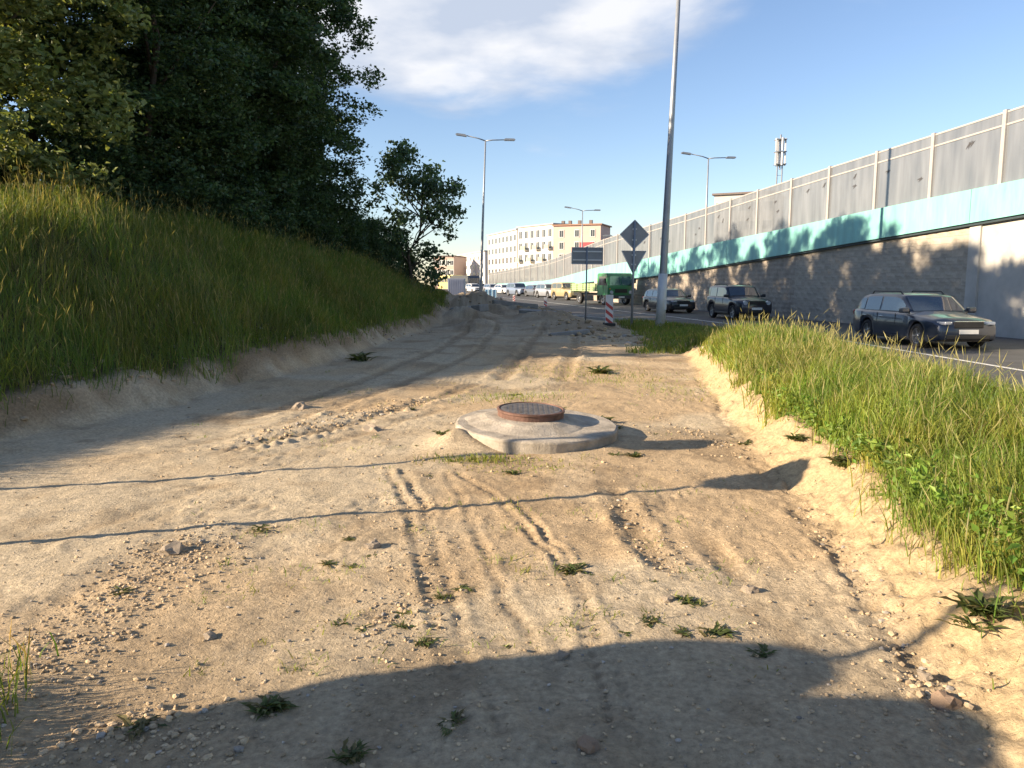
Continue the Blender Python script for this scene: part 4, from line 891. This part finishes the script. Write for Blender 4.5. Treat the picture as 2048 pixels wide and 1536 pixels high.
def car(name, label, x, y, ang, pnt, L=4.69, W=1.83, H=1.47, wb=2.69, fo=.88, r=.325, belt=.93, nose=.70, hood=.92, cowl=.98, roof0=.30, roof1=-1.75, tail=-2.2, clr=.19, wagon=True, rails=False, cat='car', group='cars queueing along the ramp', round_lamp=False, spare=False, detail=True, xtail=0.0, tumble=.78, spokes=5, light=True):
    z = float(road_z(y)); o = empty(name, (x, y, z), ang); tag(o, label, cat, group)
    XF, XR = L/2, -L/2; wf = XF-fo; wr = wf-wb; ra = r+.065
    def zsh(u):                         # shoulder line
        return np.interp(u, [XR, XR+.15, XR+.9, cowl-.2, cowl, XF-.75, XF-.25, XF], [belt-.05, belt+.03, belt+.01, belt-.01, hood-.03, hood-.09, nose+.07, nose-.05])
    def ztp(u):
        return np.interp(u, [XR, XR+.2, cowl, XF-.8, XF-.25, XF], [belt-.03, belt+.05, hood+.055, hood-.01, nose+.12, nose-.03])
    def hwd(u):
        return W/2*(1-.16*np.clip((abs(u)-L*.33)/(L*.17), 0, 1)**2.2)
    def zbt(u):
        zb = np.interp(u, [XR, XR+.35, wr, wf, XF-.35, XF], [clr+.16, clr+.03, clr, clr, clr+.0, clr+.08])
        for c_ in (wf, wr):
            if abs(u-c_) < ra: zb = max(zb, r+math.sqrt(ra*ra-(u-c_)**2))
        return zb
    us = sorted(set([round(v_, 4) for v_ in list(np.linspace(XR, XF, 40))+[c_+s_*ra*k for c_ in (wf, wr) for s_ in (-1, 1) for k in (1.0, .995, .96, .88, .75, .55, .3, 0)]+[XR+.03, XR+.08, XF-.03, XF-.08]]))
    b = bmesh.new(); prev = None; first_ = None
    for u in us:
        hw, zb, zs, zt_ = float(hwd(u)), float(zbt(u)), float(zsh(u)), float(ztp(u)); e_ = min(u-XR, XF-u); q = .93 if e_ < .01 else (.975 if e_ < .05 else 1)
        zb = min(zb, zs-.10); mid = max(zb+.02, min(.52*zs+.48*zb, zs-.08)); half = [(hw*.95*q, zb), (hw*q, zb*.75+mid*.25), (hw*1.0*q, mid), (hw*.985*q, zs-.07), (hw*.95*q, zs-.015), (hw*.88*q, zs+.012), (hw*.5*q, zt_), (0, zt_+.008)]
        ring = [b.verts.new((u, y_, z_)) for (y_, z_) in half]+[b.verts.new((u, -y_, z_)) for (y_, z_) in half[-2::-1]]
        if prev:
            for k in range(len(ring)-1): b.faces.new((prev[k], prev[k+1], ring[k+1], ring[k]))
        else: first_ = ring
        prev = ring
    b.faces.new(first_); b.faces.new(prev[::-1]); bmesh.ops.recalc_face_normals(b, faces=b.faces[:])
    me = bpy.data.meshes.new('body'); b.to_mesh(me); b.free(); me.shade_smooth(); put('body', me, pnt, o)
    MB().box(((wf+wr)/2, 0, .40), (wb+1.35, W*.80, .40)).build('underbody', MBLK, o)
    # cabin shell
    def zroof(u): return np.interp(u, [tail, roof1-.02, roof1+.45, (roof0+roof1)/2, roof0-.15, roof0+.12, cowl+.02], [belt+.02+xtail, H-.07, H-.015, H, H-.02, H-.075, hood+.03])
    def hwr(u): return np.interp(u, [tail, roof1, roof0, cowl], [W/2*.80, W/2*tumble*.97, W/2*tumble, W/2*.80])
    hb = lambda u: float(hwd(u))*.90
    us2 = list(np.linspace(tail, cowl+.02, 34)); b = bmesh.new(); prev = None; first_ = None
    for u in us2:
        zr = float(zroof(u)); k_ = np.clip((zr-belt)/(H-belt), .02, 1); w2 = hb(u)*(1-k_)+float(hwr(u))*k_; zl = belt-.06
        half = [(hb(u), zl), (hb(u)*.995, min(belt+.0, zr-.01)), (w2, zr-.045*k_), (w2*.9, zr-.008), (w2*.5, zr+.006), (0, zr+.010)]
        ring = [b.verts.new((u, y_, z_)) for (y_, z_) in half]+[b.verts.new((u, -y_, z_)) for (y_, z_) in half[-2::-1]]
        if prev:
            for k in range(len(ring)-1): b.faces.new((prev[k], prev[k+1], ring[k+1], ring[k]))
        else: first_ = ring
        prev = ring
    b.faces.new(first_); b.faces.new(prev[::-1]); bmesh.ops.recalc_face_normals(b, faces=b.faces[:])
    me = bpy.data.meshes.new('cabin'); b.to_mesh(me); b.free(); me.shade_smooth(); put('cabin', me, pnt, o)
    def side(u, t, s_, off=.008):
        zr = float(zroof(u)); k_ = np.clip((zr-belt)/(H-belt), .02, 1); w2 = hb(u)*(1-k_)+float(hwr(u))*k_; z0, z1 = belt, zr-.045*k_
        return (u, s_*(hb(u)*.995+(w2-hb(u)*.995)*t+off), z0+(z1-z0)*t)
    def side_pane(u0, u1, t0, t1, s_, nm='side_window'):
        n_ = 6; b = bmesh.new(); a_ = []; c_ = []
        for k in range(n_+1):
            u = u0+(u1-u0)*k/n_; a_.append(b.verts.new(side(u, t0, s_))); c_.append(b.verts.new(side(u, t1, s_)))
        for k in range(n_): b.faces.new((a_[k], a_[k+1], c_[k+1], c_[k]))
        me = bpy.data.meshes.new(nm); b.to_mesh(me); b.free(); put(nm, me, MGS, o)
    xb = roof0-.92 if L > 4 else roof0-.8
    for s_ in (-1, 1):
        side_pane(xb+.05, min(cowl-.28, roof0+.62), .07, .88, s_); side_pane(xb-.88, xb-.05, .07, .88, s_)
        if wagon: side_pane(max(tail+.32, roof1-.05), xb-.95, .10, .86, s_)
    def top_pane(u0, u1, f, nm):
        b = bmesh.new(); g_ = []
        for k in range(7):
            u = u0+(u1-u0)*k/6; zr = float(zroof(u)); k_ = np.clip((zr-belt)/(H-belt), .02, 1); w2 = hb(u)*(1-k_)+float(hwr(u))*k_
            g_.append([b.verts.new((u+(.012 if u0 > 0 else -.012), w2*f*j/4, zr+.014-.012*abs(j)/4*(1 if abs(j) < 4 else 1.3))) for j in range(-4, 5)])
        for r0, r1 in zip(g_, g_[1:]):
            for j in range(8): b.faces.new((r0[j], r0[j+1], r1[j+1], r1[j]))
        me = bpy.data.meshes.new(nm); b.to_mesh(me); b.free(); me.shade_smooth(); put(nm, me, MGS, o)
    top_pane(roof0+.17, cowl-.02, .88, 'windscreen'); top_pane(tail+.05, roof1-.06, .85, 'rear_window')
    add_wheels(o, (wf, wr), W/2-.115, r, .21, spokes)
    hwn = float(hwd(XF-.1))
    for s_ in (-1, 1):
        if round_lamp: MB().tube([(XF-.10, s_*hwn*.72, nose-.06), (XF+.035, s_*hwn*.72, nose-.06)], [.115, .10], 16).build('headlight', MHL, o)
        else: MB().box((XF-.12, s_*hwn*.74, nose+.0), (.30, hwn*.36, .085), rz=-s_*.38, bev=.03).build('headlight', MHL, o)
        MB().box((roof0+.62, s_*(W/2+.05), belt+.07), (.16, .24, .15), bev=.045).build('mirror', pnt, o)
        MB().box((XR+.03, s_*W*.36, belt-.08), (.12, .22, .16), bev=.03).build('tail_light', MTL, o)
        if detail:
            for u in (xb+.22, xb-.72): MB().box((u, s_*(W/2*.992), belt-.14), (.2, .035, .03), bev=.01).build('door_handle', MCH, o)
            for u in (xb, xb+1.0 if L > 4 else xb+.9, xb-.92):
                MB().box((u, s_*(float(hwd(u))*.995-.002), (belt+clr)/2+.12), (.012, .012, belt-clr-.30)).build('door_seam', MSEAM, o)
            MB().box(((wf+wr)/2, s_*(W/2-.03), clr+.06), (wb-2*ra-.02, .06, .10), bev=.02).build('sill', MBLK, o)
        if rails: MB().tube([(roof1+.25, s_*W*.33, H-.03), (roof1+.35, s_*W*.33, H+.045), (roof0-.25, s_*W*.33, H+.045), (roof0-.1, s_*W*.33, H-.04)], .02, 6).build('roof_rail', MBLK, o)
    MB().box((XF-.03, 0, nose-.05), (.10, hwn*1.0, .17), bev=.03).build('grille', MBLK, o)
    if detail:
        MB().box((XF-.005, 0, nose+.045), (.07, hwn*.98, .018), bev=.005).build('grille_trim', MCH, o)
        for s_ in (-1, 1): MB().box((XF-.13, s_*hwn*.80, clr+.16), (.14, .26, .07), rz=-s_*.4, bev=.02).build('fog_light', MHL, o)
    MB().box((XF-.04, 0, clr+.14), (.10, hwn*1.5, .13), bev=.03).build('lower_intake', MBLK, o)
    MB().box((XF+.025, 0, clr+.285), (.02, .52, .115), bev=.004).build('number_plate', MPL, o)
    MB().box((XR-.012, 0, belt-.28), (.02, .52, .115)).build('number_plate', MPL, o)
    return o
pd = paint('dark_slate', (.030, .042, .068)); pk = paint('black', (.016, .019, .026)); pk2 = paint('blue_black', (.020, .026, .042)); pbg = paint('beige', (.36, .29, .16), .1)
psv = paint('silver', (.42, .44, .47), .5); pw = paint('white', (.62, .62, .62), 0); pgy = paint('grey', (.16, .17, .19))
def head(dx_, dy_): return math.atan2(dy_, dx_)
def place(px, Y, off=0): 
    u = ray(px, 640); return u[0]/u[1]*Y
car('estate_car', 'dark slate estate car with roof rails driving past the concrete wall', place(1836, 22.6), 22.6, head(.05, -1), pd, rails=True)
car('suv_car', 'black off-road car with roof bars and round lamps ahead of the estate', place(1474, 39.4), 39.4, head(.13, -1), pk2, L=4.45, W=1.83, H=1.70, wb=2.62, fo=.80, r=.37, belt=1.10, nose=.90, hood=1.10, cowl=.72, roof0=.18, roof1=-1.85, tail=-2.12, clr=.28, rails=True, round_lamp=True, tumble=.84)
car('estate_car', 'black estate car behind the pale base of the lamp pole', place(1335, 48.5), 48.5, head(.22, -1), pk, L=4.6, H=1.45)
car('suv_car', 'beige off-road car with sunlit side behind the sign post', place(1134, 78), 78, head(.42, -1), pbg, L=4.5, W=1.85, H=1.78, wb=2.75, fo=.75, r=.38, belt=1.15, nose=.95, hood=1.15, cowl=.65, roof0=.2, roof1=-1.95, tail=-2.15, clr=.30, tumble=.88, xtail=.2)
car('suv_car', 'silver off-road car with pale roof behind the red-white beacon', place(1098, 90), 90, head(.45, -1), psv, L=4.4, H=1.66, belt=1.05, nose=.85, hood=1.05, cowl=.75, r=.36, clr=.25, tumble=.84, detail=False)
car('hatchback_car', 'dark grey hatchback between silver cars in the far queue', place(1073, 99), 99, head(.47, -1), pgy, L=4.2, H=1.5, wb=2.55, roof1=-1.5, tail=-2.0, detail=False)
car('suv_car', 'silver-blue tall car in the far queue', place(1036, 104), 104, head(.47, -1), paint('silver_blue', (.22, .27, .36)), L=4.5, H=1.74, belt=1.1, nose=.9, hood=1.1, cowl=.8, r=.36, clr=.26, tumble=.84, detail=False)
car('saloon_car', 'white car with grey windows in the far queue', place(1008, 122), 122, head(.48, -1), pw, L=4.5, H=1.46, detail=False)
car('saloon_car', 'pale car behind the white one in the far queue', place(985, 134), 134, head(.48, -1), psv, L=4.5, H=1.5, detail=False)
car('saloon_car', 'small white car at the far end of the queue by the lamp foot', place(948, 140), 140, head(.48, -1), pw, L=4.4, H=1.55, detail=False)
car('saloon_car', 'dark car far down the street beyond the white cars', place(962, 160), 160, head(.48, -1), pk, L=4.5, H=1.5, detail=False)
def van(name, label, x, y, ang, pnt, L, W, H, cat, win):
    o = empty(name, (x, y, float(road_z(y))), ang); tag(o, label, cat)
    MB().prism([(-L/2, .4), (L/2-.05, .4), (L/2, 1.0), (L/2-.12, H*.55), (L/2-.4, H-.25), (L/2-.7, H), (-L/2, H)], 'y', -W/2, W/2).build('body', pnt, o)
    MB().box((L/2-.16, 0, H*.68), (.24, W*.86, H*.34), bev=.04).build('windscreen', MGS, o)
    for k in range(win):
        for s_ in (-1, 1): MB().box((L/2-1.2-(L-1.6)/win*(k+.5)+.3, s_*W/2, H*.68), ((L-1.6)/win*.86, .03, H*.28), bev=.01).build('side_window', MGS, o)
    add_wheels(o, (L/2-1.0, -L/2+1.1), W/2-.12, .45 if L > 7 else .34, .26)
    for s_ in (-1, 1): MB().box((L/2+.0, s_*W*.36, .85), (.1, .3, .18), bev=.03).build('headlight', MHL, o)
    MB().box((L/2-.0, 0, .5), (.14, W*.98, .22), bev=.03).build('bumper', MBLK, o)
van('bus', 'cream-yellow bus at the far end of the street', place(903, 168), 168, head(.5, -1), paint('bus_yellow', (.58, .48, .20), 0), 9, 2.5, 3.3, 'bus', 5)
van('bus', 'dark bus beside the yellow one at the far end', place(930, 160), 160, head(.5, -1), paint('bus_dark', (.05, .055, .07)), 10, 2.5, 3.1, 'bus', 5)
# green flatbed truck
TY = 64; tx = place(1204, TY); o = empty('flatbed_truck', (tx, TY, float(road_z(TY))), head(.40, -1)); tag(o, 'green flatbed truck with round white lamps and pale green bed', 'truck')
pg = paint('truck_green', (.035, .19, .075), 0); pg2 = mat('bed_green', (.30, .42, .20), .7, var=.2)
cb = MB(); cb.prism([(1.2, .75), (3.02, .72), (3.08, 1.45), (2.90, 2.35), (2.7, 2.50), (1.25, 2.50), (1.2, 2.4)], 'y', -1.15, 1.15)
bmesh.ops.bevel(cb.bm, geom=cb.bm.edges[:], offset=.06, segments=2, affect='EDGES'); cb.build('cab', pg, o)
mws = MB(); mws.poly([(3.085, -1.0, 1.55), (3.085, -.03, 1.55), (2.945, -.03, 2.25), (2.945, -.95, 2.25)]); mws.build('windscreen', MGS, o)
mws = MB(); mws.poly([(3.085, .03, 1.55), (3.085, 1.0, 1.55), (2.945, .95, 2.25), (2.945, .03, 2.25)]); mws.build('windscreen', MGS, o)
for s_ in (-1, 1):
    MB().prism([(1.55, 1.55), (2.8, 1.55), (2.68, 2.25), (1.55, 2.25)], 'y', s_*1.15, s_*1.165).build('side_window', MGS, o)
    MB().tube([(3.0, s_*.85, 1.0), (3.13, s_*.85, 1.0)], [.15, .13], 16).build('headlight', MHL, o)
    MB().box((3.03, s_*1.0, 1.28), (.1, .12, .08)).build('indicator', MIND, o)
    MB().box((2.9, s_*1.35, 1.9), (.06, .16, .36), bev=.02).build('mirror', MBLK, o)
    MB().box((2.25, s_*1.155, 1.15), (.012, .02, .75)).build('door_seam', MSEAM, o)
MB().box((3.06, 0, .62), (.22, 2.35, .26), bev=.04).build('bumper', mat('bumper_dark', (.06, .065, .07), .6), o)
MB().box((3.06, 0, 1.12), (.06, 1.1, .30), bev=.03).build('grille', MBLK, o)
MB().box((-.9, 0, .82), (7.2, .8, .2)).build('chassis', MBLK, o)
MB().box((-1.2, 0, 1.12), (4.7, 2.35, .10)).build('bed_floor', pg2, o)
for s_ in (-1, 1):
    for k in range(3): MB().box((-1.2, s_*1.16, 1.28+k*.17), (4.7, .04, .155)).build('bed_board', pg2, o)
    for k in range(5): MB().box((-3.4+k*1.1, s_*1.195, 1.4), (.07, .03, .6)).build('bed_stake', MBLK, o)
for k in range(3): MB().box((-3.56, 0, 1.28+k*.17), (.04, 2.3, .155)).build('tail_board', pg2, o)
MB().box((1.13, 0, 1.6), (.05, 2.2, 1.0)).build('head_board', pg2, o)
MB().box((.4, 0, 1.62), (.9, 1.5, .8), bev=.03).build('tool_box', mat('box_pale', (.5, .47, .4), .7), o)
add_wheels(o, (2.15, -2.1), .98, .48, .28, 5)
MB().box((3.18, 0, .62), (.02, .52, .12)).build('number_plate', MPL, o)
